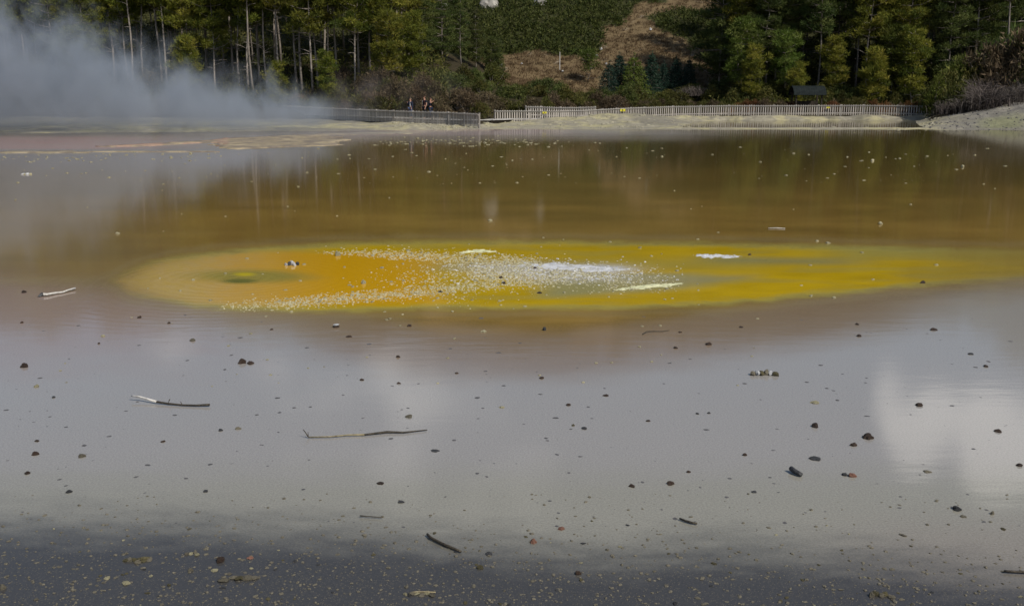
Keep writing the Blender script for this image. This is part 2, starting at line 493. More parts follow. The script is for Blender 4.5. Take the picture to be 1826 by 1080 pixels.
redc = crust & (PXg < 400) & (ipy < 260) & (fbm(PXg / 30, ipy / 1.2, 93) > 0.52)
tcol = np.where(redc[..., None], np.array([0.34, 0.235, 0.175]), tcol)

nr, nc = Xg.shape
idx = np.arange(nr * nc).reshape(nr, nc)
Fg = np.stack([idx[:-1, :-1], idx[:-1, 1:], idx[1:, 1:], idx[1:, :-1]], -1).reshape(-1, 4)
gmat, gnt, gb = new_mat('ground_surface')
ga = gnt.nodes.new('ShaderNodeAttribute'); ga.attribute_name = 'tone'
gn = gnt.nodes.new('ShaderNodeTexNoise'); gn.inputs['Scale'].default_value = 2.2; gn.inputs['Detail'].default_value = 9; gn.inputs['Roughness'].default_value = 0.75
gt = gnt.nodes.new('ShaderNodeTexCoord'); gnt.links.new(gt.outputs['Object'], gn.inputs['Vector'])
gr = gnt.nodes.new('ShaderNodeMapRange'); gr.inputs[1].default_value = 0.3; gr.inputs[2].default_value = 0.7; gr.inputs[3].default_value = 0.62; gr.inputs[4].default_value = 1.25
gnt.links.new(gn.outputs['Fac'], gr.inputs[0])
gm = gnt.nodes.new('ShaderNodeVectorMath'); gm.operation = 'SCALE'
gnt.links.new(ga.outputs['Color'], gm.inputs[0]); gnt.links.new(gr.outputs[0], gm.inputs['Scale'])
gnt.links.new(gm.outputs[0], gb.inputs['Base Color'])
gb.inputs['Roughness'].default_value = 0.92; gb.inputs['Specular IOR Level'].default_value = 0.15
gbp = gnt.nodes.new('ShaderNodeBump'); gbp.inputs['Strength'].default_value = 0.7; gbp.inputs['Distance'].default_value = 0.12
gnt.links.new(gn.outputs['Fac'], gbp.inputs['Height']); gnt.links.new(gbp.outputs[0], gb.inputs['Normal'])
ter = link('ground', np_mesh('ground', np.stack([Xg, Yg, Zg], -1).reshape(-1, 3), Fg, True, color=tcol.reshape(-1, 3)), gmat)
tag(ter, kind='structure')


def hit(px, py, y0=60.0, y1=420.0):
    a, b, c = ray(px, py)
    ys = np.arange(y0, y1, 0.5)
    t = ys / b
    g = ground(a * t, ys)
    k = np.nonzero(CAM_H + c * t <= g)[0]
    k = int(k[0]) if len(k) else len(ys) - 1
    return float(a * t[k]), float(ys[k]), float(g[k])


# ------------------------------------------------------------------ hot pool
wy = np.concatenate([np.arange(206, 300, 1.2), np.arange(300, 420, 3.0), np.arange(420, 570, 1.6), np.arange(570, 1090, 4.0), np.arange(1090, 2600, 60.0)])
wx = np.concatenate([np.arange(-2600, -60, 60.0), np.arange(-60, 1890, 5.0), np.arange(1890, 4400, 60.0)])
WX, WY = np.meshgrid(wx, wy)
wX, wY, _ = on_z(WX, WY, 0.0)
jx = (fbm(WX / 90, WY / 16, 101) - 0.5); jy = (fbm(WX / 60, WY / 11, 103) - 0.5)
jf = (fbm(WX / 9, WY / 2.5, 105) - 0.5)
BED_BROWN = np.array([0.195, 0.122, 0.030])
BED_GREY = np.array([0.252, 0.239, 0.222])
c = np.zeros(WX.shape + (3,)) + BED_BROWN
c = c * (0.70 + 0.6 * fbm(WX / 170, WY / 10, 107))[..., None]
# olive and darker silt far out, towards the right
c = mixc(c, (0.082, 0.062, 0.020), (1 - sm(250, 420, WY + 60 * jx)) * (0.55 + 0.45 * sm(500, 1300, WX)))
c = mixc(c, (0.19, 0.145, 0.085), (1 - sm(150, 420, WX + 80 * jx)) * sm(270, 330, WY) * 0.5)
# milky grey silt nearer the camera, its far edge painted along the mirrored skyline
edge = np.interp(WX, [-2600, 0, 200, 500, 750, 1000, 1200, 1400, 1600, 1826, 4400], [512, 512, 540, 565, 605, 615, 590, 560, 530, 505, 500])
c = mixc(c, BED_GREY, sm(-38, 42, WY - edge + 26 * jx))
c = mixc(c, (0.245, 0.175, 0.145), sm(-60, 20, WY - edge) * (1 - sm(560, 720, WY + 50 * jx)) * (1 - sm(180, 620, WX + 200 * jy)) * 0.8)
c = mixc(c, (0.185, 0.132, 0.085), (1 - sm(30, 90, WY - edge + 20 * jx)) * sm(-40, 0, WY - edge) * sm(420, 640, WX) * (1 - sm(1500, 1750, WX)) * 0.85)
c = mixc(c, (0.225, 0.218, 0.175), sm(800, 890, WY + 30 * jx) * 0.75)
c = mixc(c, (0.205, 0.178, 0.152), sm(1300, 1700, WX) * sm(880, 980, WY) * 0.6)
# bed colour darkens, soft-edged, towards the camera
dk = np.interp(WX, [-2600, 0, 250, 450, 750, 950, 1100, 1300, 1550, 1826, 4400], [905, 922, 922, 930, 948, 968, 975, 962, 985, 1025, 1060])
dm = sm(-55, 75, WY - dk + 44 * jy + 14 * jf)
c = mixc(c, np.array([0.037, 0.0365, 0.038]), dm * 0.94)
# warm mineral bands in the far left
c = mixc(c, (0.46, 0.20, 0.16), (1 - sm(130, 420, WX + 60 * jy)) * sm(240, 247, WY) * (1 - sm(263, 269, WY)))
c = mixc(c, (0.30, 0.175, 0.15), sm(560, 680, WX) * (1 - sm(930, 1060, WX)) * sm(226, 230, WY) * (1 - sm(238, 243, WY + 3 * jy)) * 0.8)
c = mixc(c, (0.26, 0.23, 0.22), (1 - sm(420, 640, WX)) * sm(262, 270, WY) * (1 - sm(276, 330, WY + 20 * jx)) * 0.6)
c = mixc(c, (0.38, 0.30, 0.245), (1 - sm(520, 760, WX + 60 * jx)) * sm(232, 238, WY) * (1 - sm(258, 272, WY + 5 * jy + .02 * (WX - 300))) * (.25 + .6 * fbm(WX / 70, WY / 2.0, 119)))
# the palette
TOPX = [160, 190, 220, 300, 450, 620, 900, 1200, 1500, 1826, 2400]
TOPY = [505, 500, 480, 456, 440, 431, 427, 430, 436, 443, 452]
BOTX = [160, 190, 230, 350, 500, 800, 1100, 1300, 1500, 1650, 1826, 2400]
BOTY = [495, 500, 528, 551, 559, 553, 552, 545, 526, 511, 499, 486]
ty = np.interp(WX, TOPX, TOPY); by = np.interp(WX, BOTX, BOTY)
jm = fbm(WX / 38, WY / 5, 111) - .5
dtop = WY - ty + 4 * jx + 4 * jf + 7 * jm; dbot = by - WY + 5 * jx + 4 * jf - 8 * jm
ins = np.minimum(dtop, dbot)
pm = sm(-5, 10, ins)
YEL = np.array([0.41, 0.275, 0.006]); ORA = np.array([0.50, 0.272, 0.006]); OLV = np.array([0.30, 0.25, 0.06]); GRN = np.array([0.23, 0.225, 0.11])
pc = np.zeros_like(c) + YEL
pc = pc * (0.82 + 0.36 * fbm(WX / 110, WY / 9, 109))[..., None]
pc = mixc(pc, OLV, sm(.5, .7, fbm(WX / 150, WY / 10, 113)) * .4)
pc = mixc(pc, ORA, np.clip(sm(300, 420, WX) * (1 - sm(720, 830, WX + 60 * jx)) * sm(444, 456, WY + 6 * jy) * (1 - sm(535, 550, WY)), 0, 1))
pc = mixc(pc, (0.43, 0.31, 0.13), (1 - sm(300, 620, WX + 50 * jx)) * (1 - 0.2 * sm(0.4, 0.6, jf + 0.5)) * 0.85)
pc = mixc(pc, OLV, sm(1560, 1826, WX) * .6)
pc = mixc(pc, OLV, sm(1380, 1560, WX + 60 * jx) * (1 - sm(450, 470, WY)) * 0.9)
pc = mixc(pc, GRN * 1.05, sm(930, 1010, WX + 50 * jx) * (1 - sm(1180, 1330, WX + 80 * jy)) * sm(482, 492, WY + 8 * jy) * (1 - sm(516, 530, WY + (WX - 1100) * 0.06)) * 0.85)
pc = mixc(pc, OLV, sm(900, 1000, WX) * (1 - sm(1300, 1420, WX)) * np.exp(-((WY - 470) / 12.0) ** 2) * 0.55)
pc = mixc(pc, GRN * 0.9, sm(1200, 1300, WX) * (1 - sm(1450, 1620, WX)) * np.exp(-((WY - 463 - (WX - 1300) * 0.02) / 7.0) ** 2) * 0.7)
pc = mixc(pc, (0.25, 0.225, 0.11), sm(1120, 1180, WX) * (1 - sm(1290, 1390, WX)) * np.exp(-((WY - 505 + (WX - 1150) * 0.06) / 6.0) ** 2) * 0.7)
# greenish rim
rim = sm(-6, 0, ins) * (1 - sm(2, 14, ins))
pc = mixc(pc, (0.30, 0.28, 0.09), rim * 0.8)
# the vent
ev = np.sqrt(((WX - 448) / 130.0) ** 2 + ((WY - 492) / 15.0) ** 2) + 0.3 * jx
pc = mixc(pc, (0.24, 0.21, 0.05), (1 - sm(0.35, 1.15, ev)) * 0.9)
pc = mixc(pc, (0.13, 0.13, 0.035), 1 - sm(0.3, 1.0, np.sqrt(((WX - 428) / 44.0) ** 2 + ((WY - 501) / 6.0) ** 2)))
pc = mixc(pc, (0.45, 0.36, 0.02), 1 - sm(0.2, 1.0, np.sqrt(((WX - 436) / 28.0) ** 2 + ((WY - 489) / 5.0) ** 2)))
milk = np.exp(-((WX - 1065 - 15 * jx) / 62.0) ** 2 - ((WY - 479 + 4 * jf) / 6.5) ** 2)
# thin milky film in the middle of the drift
film = np.exp(-((WX - 930) / 110.0) ** 2 - ((WY - 478 - (WX - 900) * 0.03) / 11.0) ** 2)
film2 = np.exp(-((WX - 1030) / 130.0) ** 2 - ((WY - 496) / 8.0) ** 2)
pc = mixc(pc, (0.40, 0.37, 0.31), np.clip((film * 0.95 + film2 * 0.6) * (.6 + .8 * fbm(WX / 22, WY / 4, 115)), 0, 0.9))
pc = mixc(pc, (0.50, 0.51, 0.53), np.clip(milk * 1.3 * (.5 + fbm(WX / 18, WY / 2.5, 117)), 0, .95))
pm = pm * (1 - 0.55 * (1 - sm(190, 420, WX)) * (1 - sm(8, 26, ins)))
pm = pm * (1 - 0.62 * sm(1520, 1900, WX + 120 * jx)) * (1 - 0.45 * (1 - sm(200, 300, WX)))
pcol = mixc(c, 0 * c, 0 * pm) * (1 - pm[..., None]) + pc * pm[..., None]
halo = np.exp(-((ins + 7) / 6.0) ** 2) * (1 - pm) * 0.25
pcol = mixc(pcol, (0.25, 0.21, 0.12), halo)

wmat, wnt, wb = new_mat('pool_water')
N, L = wnt.nodes, wnt.links
wa = N.new('ShaderNodeAttribute'); wa.attribute_name = 'tone'
wt = N.new('ShaderNodeTexCoord')
# mottled silt and sand grain of the bed
wn1 = N.new('ShaderNodeTexNoise'); wn1.inputs['Scale'].default_value = 55; wn1.inputs['Detail'].default_value = 8; wn1.inputs['Roughness'].default_value = 0.85
L.new(wt.outputs['Object'], wn1.inputs['Vector'])
wr = N.new('ShaderNodeMapRange'); wr.inputs[1].default_value = 0.33; wr.inputs[2].default_value = 0.67; wr.inputs[3].default_value = 0.66; wr.inputs[4].default_value = 1.34
L.new(wn1.outputs['Fac'], wr.inputs[0])
# sand grains lying in the shallows: denser where the bed tone is dark
wv = N.new('ShaderNodeTexVoronoi'); wv.inputs['Scale'].default_value = 75
L.new(wt.outputs['Object'], wv.inputs['Vector'])
wvr = N.new('ShaderNodeValToRGB')
wvr.color_ramp.elements[0].position = 0.16; wvr.color_ramp.elements[0].color = (1, 1, 1, 1)
wvr.color_ramp.elements[1].position = 0.34; wvr.color_ramp.elements[1].color = (0, 0, 0, 1)
L.new(wv.outputs['Distance'], wvr.inputs[0])
sepc = N.new('ShaderNodeSeparateColor'); L.new(wv.outputs['Color'], sepc.inputs[0])
gth = N.new('ShaderNodeMath'); gth.operation = 'GREATER_THAN'; gth.inputs[1].default_value = 0.60
L.new(sepc.outputs[0], gth.inputs[0])
ym = N.new('ShaderNodeSeparateXYZ'); L.new(wt.outputs['Object'], ym.inputs[0])
ymr = N.new('ShaderNodeMapRange'); ymr.inputs[1].default_value = 5.6; ymr.inputs[2].default_value = 10.5; ymr.inputs[3].default_value = 0.7; ymr.inputs[4].default_value = 0.0
L.new(ym.outputs['Y'], ymr.inputs[0])
gm1 = N.new('ShaderNodeMath'); gm1.operation = 'MULTIPLY'; L.new(wvr.outputs[0], gm1.inputs[0]); L.new(gth.outputs[0], gm1.inputs[1])
gm2 = N.new('ShaderNodeMath'); gm2.operation = 'MULTIPLY'; L.new(gm1.outputs[0], gm2.inputs[0]); L.new(ymr.outputs[0], gm2.inputs[1])
wsc = N.new('ShaderNodeVectorMath'); wsc.operation = 'SCALE'
L.new(wa.outputs['Color'], wsc.inputs[0]); L.new(wr.outputs[0], wsc.inputs['Scale'])
wmx = N.new('ShaderNodeMixRGB'); wmx.inputs[2].default_value = (0.20, 0.17, 0.11, 1)
L.new(gm2.outputs[0], wmx.inputs[0]); L.new(wsc.outputs[0], wmx.inputs[1])
L.new(wmx.outputs[0], wb.inputs['Base Color'])
wb.inputs['Roughness'].default_value = 0.07
wb.inputs['IOR'].default_value = 1.33
wb.inputs['Specular IOR Level'].default_value = 0.5
# wind ripples (long across the view) and rings spreading from the vent
mp = N.new('ShaderNodeMapping'); mp.inputs['Scale'].default_value = (0.9, 3.2, 1)
L.new(wt.outputs['Object'], mp.inputs[0])
rp = N.new('ShaderNodeTexNoise'); rp.inputs['Scale'].default_value = 1.6; rp.inputs['Detail'].default_value = 5; rp.inputs['Roughness'].default_value = 0.55
L.new(mp.outputs[0], rp.inputs['Vector'])
vx, vy, _ = on_z(437, 497)
vd = N.new('ShaderNodeVectorMath'); vd.operation = 'DISTANCE'; vd.inputs[1].default_value = (vx, vy, 0)
L.new(wt.outputs['Object'], vd.inputs[0])
vk = N.new('ShaderNodeMath'); vk.operation = 'MULTIPLY'; vk.inputs[1].default_value = 30.0
L.new(vd.outputs['Value'], vk.inputs[0])
vp = N.new('ShaderNodeMath'); vp.operation = 'ADD'
rpm = N.new('ShaderNodeMath'); rpm.operation = 'MULTIPLY'; rpm.inputs[1].default_value = 9.0
L.new(rp.outputs['Fac'], rpm.inputs[0]); L.new(vk.outputs[0], vp.inputs[0]); L.new(rpm.outputs[0], vp.inputs[1])
vs = N.new('ShaderNodeMath'); vs.operation = 'SINE'; L.new(vp.outputs[0], vs.inputs[0])
vf = N.new('ShaderNodeMapRange'); vf.inputs[1].default_value = 0.6; vf.inputs[2].default_value = 4.2; vf.inputs[3].default_value = 0.55; vf.inputs[4].default_value = 0.0
L.new(vd.outputs['Value'], vf.inputs[0])
vm = N.new('ShaderNodeMath'); vm.operation = 'MULTIPLY'; L.new(vs.outputs[0], vm.inputs[0]); L.new(vf.outputs[0], vm.inputs[1])
ad = N.new('ShaderNodeMath'); ad.operation = 'ADD'; L.new(rp.outputs['Fac'], ad.inputs[0]); L.new(vm.outputs[0], ad.inputs[1])
wbp = N.new('ShaderNodeBump'); wbp.inputs['Strength'].default_value = 0.055; wbp.inputs['Distance'].default_value = 0.02
L.new(ad.outputs[0], wbp.inputs['Height']); L.new(wbp.outputs[0], wb.inputs['Normal'])

nr, nc = WX.shape
idx = np.arange(nr * nc).reshape(nr, nc)
Fw = np.stack([idx[:-1, :-1], idx[1:, :-1], idx[1:, 1:], idx[:-1, 1:]], -1).reshape(-1, 4)
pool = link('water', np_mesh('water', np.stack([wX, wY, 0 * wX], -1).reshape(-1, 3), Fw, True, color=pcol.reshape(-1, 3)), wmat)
tag(pool, kind='structure')


# ------------------------------------------------------------------ trees
def pine_meshes(seed, H, bare, spread, lean=0.0, leafmat=None, k=95, layers=15):
    rg = random.Random(seed); rn = np.random.default_rng(seed)
    tr = MB(); n = 9; pts = []; bx = by_ = 0.0
    la = rg.uniform(0, 6.28)
    for i in range(n + 1):
        f = i / n
        bx = math.sin(f * 3 + la) * 0.25 * f + lean * f * H + 0.15 * math.sin(f * 9 + seed)
        by_ = math.cos(f * 2.4 + la) * 0.25 * f
        pts.append((bx, by_, f * H))
    r0 = 0.0048 * H + 0.03
    tr.tube(pts, [r0 * (1.35 if i == 0 else 1) * (1 - 0.9 * i / n) for i in range(n + 1)], 8)

    def at(f):
        i = min(int(f * n), n - 1); t = f * n - i
        a, b = Vector(pts[i]), Vector(pts[i + 1])
        return a.lerp(b, t)
    # dead snapped branches on the bare stem
    for i in range(int(16 * bare) + 3):
        f = rg.uniform(0.12, bare + 0.1); p = at(f); an = rg.uniform(0, 6.28); ln = rg.uniform(0.4, 1.5)
        q = p + Vector((math.cos(an) * ln, math.sin(an) * ln, rg.uniform(-0.1, 0.5) * ln))
        tr.tube([p, p.lerp(q, 0.5) + Vector((0, 0, 0.06)), q], [0.035, 0.025, 0.01], 4)
    C, R = [], []
    for j in range(layers):
        f = bare + (0.985 - bare) * (j + rg.random() * 0.8) / layers
        p = at(min(f, 0.99)); g = (f - bare) / (1 - bare)
        reach = spread * (0.55 + 0.9 * g) * (1 - g) ** 0.55 + 0.25
        nb = rg.choice((3, 4, 5)) if g < 0.8 else 3
        a0 = rg.uniform(0, 6.28)
        for b in range(nb):
            an = a0 + 6.28 * b / nb + rg.uniform(-0.4, 0.4); ln = reach * rg.uniform(0.55, 1.15)
            rise = rg.uniform(0.05, 0.5) * ln
            q = p + Vector((math.cos(an) * ln, math.sin(an) * ln, rise))
            m_ = p.lerp(q, 0.55) + Vector((0, 0, -0.08 * ln))
            tr.tube([p, m_, q], [0.05 + 0.012 * ln, 0.035, 0.012], 4)
            for s in range(max(2, int(ln / 0.55))):
                t = 0.45 + 0.6 * (s + rg.random()) / max(2, int(ln / 0.55))
                cc = p.lerp(q, t) + Vector((rg.gauss(0, 0.22), rg.gauss(0, 0.22), rg.gauss(0.08, 0.16)))
                rr = rg.uniform(0.30, 0.82)
                C.append(cc[:]); R.append((rr * 1.1, rr * 1.1, rr * 0.5))
    V, Fc, t = leaf_cloud(C, R, k, 0.36, 0.075, rn, 0.45, 0.5, 0.3)
    return tr.mesh('trunk', True), np_mesh('crown', V, Fc, False, tint=t)


def cone_meshes(seed, H, rad, k=70):
    rg = random.Random(seed); rn = np.random.default_rng(seed)
    tr = MB(); tr.tube([(0, 0, 0), (0, 0, H * 0.5), (0, 0, H * 0.97)], [0.13, 0.08, 0.015], 7)
    C, R = [], []
    L_ = int(H / 0.38)
    for j in range(L_):
        g = j / L_; z = 0.25 + g * (H - 0.3); rr = rad * (1 - g) ** 0.85 + 0.06
        rr *= rg.uniform(.8, 1.15); nb = max(3, int(9 * rr / rad) + 2); a0 = rg.uniform(0, 6.28)
        for b in range(nb):
            an = a0 + 6.28 * b / nb + rg.uniform(-0.25, 0.25); ln = rr * rg.uniform(0.7, 1.15)
            tr.tube([(0, 0, z), (math.cos(an) * ln, math.sin(an) * ln, z - 0.12 * ln)], [0.02, 0.008], 3)
            for s in (0.45, 0.8, 1.0):
                C.append((math.cos(an) * ln * s, math.sin(an) * ln * s, z - 0.14 * ln * s)); q = 0.16 + 0.16 * (1 - g)
                R.append((q * 1.2, q * 1.2, q * 0.7))
    C.append((0, 0, H)); R.append((0.05, 0.05, 0.22))
    V, Fc, t = leaf_cloud(C, R, k // 3, 0.2, 0.07, rn, 0.3, 0.0)
    return tr.mesh('trunk', True), np_mesh('crown', V, Fc, False, tint=t)


def shrub_meshes(seed, w, h, k=46, nclump=46, leaf=(0.2, 0.075)):
    rg = random.Random(seed); rn = np.random.default_rng(seed)
    st = MB(); C, R = [], []
    for i in range(nclump):
        an = rg.uniform(0, 6.28); el = rg.random() ** 0.8; u = rg.uniform(0.45, 1.0)
        x = math.cos(an) * w * u * math.cos(el * 1.5); y = math.sin(an) * w * u * math.cos(el * 1.5); z = h * (0.12 + 0.86 * math.sin(el * 1.5) * u)
        r = rg.uniform(0.16, 0.34) * (w + h) / 2
        C.append((x, y, z)); R.append((r, r, r * 0.75))
        if i % 3 == 0:
            st.tube([(rg.uniform(-.1, .1), rg.uniform(-.1, .1), -0.15), (x * 0.5, y * 0.5, z * 0.55), (x, y, z)], [0.035, 0.022, 0.008], 4)
    V, Fc, t = leaf_cloud(C, R, k, leaf[0], leaf[1], rn, 0.35, 0.3, 0.26)
    return st.mesh('stem', True), np_mesh('foliage', V, Fc, False, tint=t)


def twig_meshes(seed, w, h, n=260):
    rg = random.Random(seed); tw = MB()
    for i in range(n):
        x, y = rg.gauss(0, w * 0.45), rg.gauss(0, w * 0.4); an = rg.uniform(0, 6.28); ln = rg.uniform(0.4, 1.0) * h
        bend = rg.uniform(0.2, 1.1); p = [(x, y, -0.1)]
        for s in (0.4, 0.75, 1.0):
            p.append((x + math.cos(an) * ln * bend * s * s, y + math.sin(an) * ln * bend * s * s, ln * s * (1.1 - 0.5 * bend * s * s)))
        r = rg.uniform(0.012, 0.028); tw.tube(p, [r, r * 0.8, r * 0.6, r * 0.3], 3, False)
    m = tw.mesh('twigs', True)
    a = m.attributes.new('tint', 'FLOAT', 'POINT')
    a.data.foreach_set('value', np.repeat(np.clip(RNG.normal(0.5, 0.25, n), 0, 1), 12).astype(np.float32))
    return m


def add_plant(name, meshes, mats, parts, loc, rz, sc, label, cat, group=None, lean=(0, 0)):
    o = empty(name, loc, rz)
    o.rotation_euler = (lean[0], lean[1], rz)
    o.scale = sc if isinstance(sc, tuple) else (sc, sc, sc)
    for me, ma, pn in zip(meshes, mats, parts):
        ch = link(pn, me, ma, o)
        if len(ch.material_slots) and ch.material_slots[0].material is not ma:
            ch.material_slots[0].link = 'OBJECT'; ch.material_slots[0].material = ma
    return tag(o, label, cat, group)


PINES = [pine_meshes(100 + i, H, b, s) for i, (H, b, s) in enumerate(((18, .35, 2.8), (20, .40, 2.6), (17, .33, 3.1), (19, .37, 2.7), (18, .30, 3.0), (16, .28, 2.9), (19, .50, 2.0), (18, .46, 2.2)))]
YOUNG = [pine_meshes(200 + i, H, b, s, layers=11) for i, (H, b, s) in enumerate(((8, .16, 1.7), (6.5, .12, 1.5), (9, .22, 1.9)))]
TALLD = [pine_meshes(300 + i, H, b, s, k=80, layers=17) for i, (H, b, s) in enumerate(((18, .10, 3.0), (20, .14, 3.2), (17, .08, 3.3)))]
TP = ('trunk', 'crown')

ORD = ('first', 'second', 'third', 'fourth', 'fifth', 'sixth', 'seventh', 'eighth', 'ninth', 'tenth', 'eleventh', 'twelfth', 'thirteenth', 'fourteenth', 'fifteenth', 'sixteenth', 'seventeenth', 'eighteenth', 'nineteenth', 'twentieth', 'twenty-first', 'twenty-second', 'twenty-third', 'twenty-fourth', 'twenty-fifth', 'twenty-sixth', 'twenty-seventh', 'twenty-eighth', 'twenty-ninth', 'thirtieth', 'thirty-first', 'thirty-second', 'thirty-third', 'thirty-fourth')

# pines along the front of the left-hand forest: picture column, distance, variant, scale, lean
LEFT = [(14, 104, 0, 1.0, .00), (52, 106, 3, 1.0, .02), (100, 103, 4, .92, -.01), (150, 101, 5, .85, .02), (205, 107, 1, 1.0, 0), (229, 105, 0, .95, .02), (246, 108, 3, 1, -.03), (286, 104, 1, 1.0, .01), (311, 107, 0, 1.0, .05),
        (338, 103, 2, .95, -.03), (384, 102, 5, .95, .0), (419, 103, 1, 1.02, .03), (440, 101, 3, .95, .06), (463, 102, 0, .98, .07), (497, 100, 1, .95, -.05), (528, 101, 3, 1, .01), (557, 97.5, 0, 1, .01), (564, 101, 2, 1, 0),
        (598, 100, 1, .92, .02), (629, 97, 2, .9, .07), (662, 99, 4, .92, -.04), (702, 98, 5, .98, .02), (728, 103, 4, .9, 0), (236, 103, 6, 1, .02), (257, 104, 7, 1, -.02), (297, 102, 6, .95, -.03), (427, 102, 7, 1, -.02), (449, 99, 6, .95, .04), (478, 101, 7, .98, .05), (536, 99, 6, .95, -.02), (590, 99, 7, .95, .03), (640, 100, 6, .9, .0), (200, 105, 7, 1, .03)]
LEFT.sort()
for i, (px, d, v, s, ln) in enumerate(LEFT):
    x = x_at(px, d, 4); z = ground1(x, d) - 0.1
    how = 'leaning right' if ln > .035 else ('leaning left' if ln < -.025 else 'with an upright pale trunk')
    add_plant('pine_tree', PINES[v], (M_BARK, M_PINE), TP, (x, d, z), random.uniform(0, 6.28), s * random.uniform(.95, 1.06),
              'tall pine %s, %s from left in the left forest front' % (how, ORD[i]), 'pine tree', 'pines along the left forest edge', (0, ln))
# fill behind them
rg = random.Random(5)
for i in range(64):
    px = -260 + 1010 * (i + rg.random()) / 64; d = rg.choice((109, 113, 118, 125, 133)) + rg.uniform(-2, 2)
    x = x_at(px, d, 5); v = rg.randrange(6)
    add_plant('pine_tree', PINES[v], (M_BARK, M_PINE if rg.random() < .5 else M_PINE_DARK), TP, (x, d, ground1(x, d) - .1), rg.uniform(0, 6.28), rg.uniform(.85, 1.1),
              'pine standing deeper in the left forest behind the front trunks', 'pine tree', 'pines deeper in the left forest', (0, rg.uniform(-.04, .04)))
for i, (px, d, v, s, lb) in enumerate(((132, 97, 0, 1.0, 'young bushy pine above the thick left steam'), (330, 99, 1, .9, 'small young pine low between left forest trunks and steam'), (492, 96, 1, .62, 'smallest young pine at the foot of the left forest'),
                                        (585, 96, 0, .6, 'low young pine right of a pair of pale trunks'), (690, 94, 2, .8, 'bright young pine at the right end of the left forest'), (735, 96, 0, .8, 'young pine beside the dark trees above the people'))):
    x = x_at(px, d, 4)
    add_plant('young_pine', YOUNG[v], (M_BARK, M_PINE), TP, (x, d, ground1(x, d) - .1), i * 1.3, s, lb, 'young pine', 'young pines at the left forest foot')
# darker trees where the left forest meets the hill
for i, (px, d, v, s, lb) in enumerate(((755, 104, 0, .62, 'dark broad tree just right of the sunlit pines'), (790, 107, 2, .60, 'dark broad tree straight above the two dressed-in-dark people'), (822, 108, 1, .5, 'dark tree in the middle of the dark clump by the hill'), (850, 110, 0, .36, 'smallest dark tree at the right end of the dark clump'))):
    x = x_at(px, d, 4)
    add_plant('dark_tree', TALLD[v], (M_BARK, M_PINE_DARK), TP, (x, d, ground1(x, d) - .1), i * 2.1, s, lb, 'tree', 'dark trees by the hill foot')
for i, (px, d, s, lb) in enumerate(((876, 112, .5, 'thin dark trunked sapling left on the edge of dry grass'), (889, 113, .42, 'second thin sapling, right one of the pair by dry grass'))):
    x = x_at(px, d, 4)
    add_plant('sapling', YOUNG[2], (M_BARK, M_PINE_DARK), TP, (x, d, ground1(x, d) - .1), i * 2.1, s, lb, 'sapling', 'saplings by the dry grass')

# right-hand forest
RIGHT = [(1296, 118, 'd', 0, .95, 0), (1322, 110, 'p', 4, .85, .02), (1350, 107, 'p', 5, .8, -.12), (1366, 112, 'd', 1, .95, 0), (1398, 109, 'p', 2, .9, .0), (1432, 112, 'd', 2, .95, .02), (1459, 106, 'p', 3, .9, 0), (1490, 110, 'd', 0, 1, 0),
         (1526, 107, 'p', 1, .95, .01), (1546, 105, 'p', 0, .95, 0), (1580, 109, 'd', 1, .95, 0), (1612, 105, 'p', 2, .9, .01), (1650, 108, 'd', 2, .95, 0), (1690, 104, 'd', 0, .9, 0), (1735, 106, 'd', 1, .95, 0), (1790, 103, 'p', 1, .9, 0), (1825, 105, 'd', 2, .95, 0)]
for i, (px, d, ty_, v, s, ln) in enumerate(RIGHT):
    x = x_at(px, d, 4)
    how = 'with pale bare trunk' if ty_ == 'p' else 'with dark foliage to the ground'
    if ln < -.05:
        how = 'with pale trunk leaning hard'
    add_plant('pine_tree', PINES[v] if ty_ == 'p' else TALLD[v], (M_BARK, M_PINE if ty_ == 'p' and i % 2 else M_PINE_DARK), TP, (x, d, ground1(x, d) - .1), i * 1.7, s,
              'tall pine %s, %s from left in the right forest front' % (how, ORD[i]), 'pine tree', 'pines along the right forest edge', (0, ln))
for i in range(50):
    px = 1285 + 830 * (i + rg.random()) / 50; d = rg.choice((113, 118, 125, 133)) + rg.uniform(-2, 2)
    x = x_at(px, d, 5); dk_ = rg.random() < .7
    add_plant('pine_tree', rg.choice(TALLD) if dk_ else rg.choice(PINES), (M_BARK, M_PINE_DARK), TP, (x, d, ground1(x, d) - .1), rg.uniform(0, 6.28), rg.uniform(.85, 1.1),
              'dark pine deeper in the right forest behind the front row', 'pine tree', 'pines deeper in the right forest')
for i, (px, d, v, s, lb) in enumerate(((1318, 106, 2, .95, 'bright young pine at the left end of the right forest'), (1340, 104, 0, .75, 'young pine beside the leaning trunk of the right forest'), (1424, 103, 1, .62, 'small round young pine just above the dark roofed shelter'),
                                        (1400, 105, 2, .8, 'young pine left behind the dark roofed shelter'), (1487, 105, 0, .8, 'young pine right behind the dark roofed shelter'), (1556, 102, 1, .85, 'bright young pine standing between two pale trunks'), (1592, 104, 2, .85, 'young pine with drooping foliage near the right fence end'), (1628, 102, 0, .95, 'tall narrow young pine left of the feathery green bush'))):
    x = x_at(px, d, 4)
    add_plant('young_pine', YOUNG[v], (M_BARK, M_PINE if i % 3 else M_LIGHT), TP, (x, d, ground1(x, d) - .1), i * 1.3, s, lb, 'young pine', 'young pines at the right forest foot')

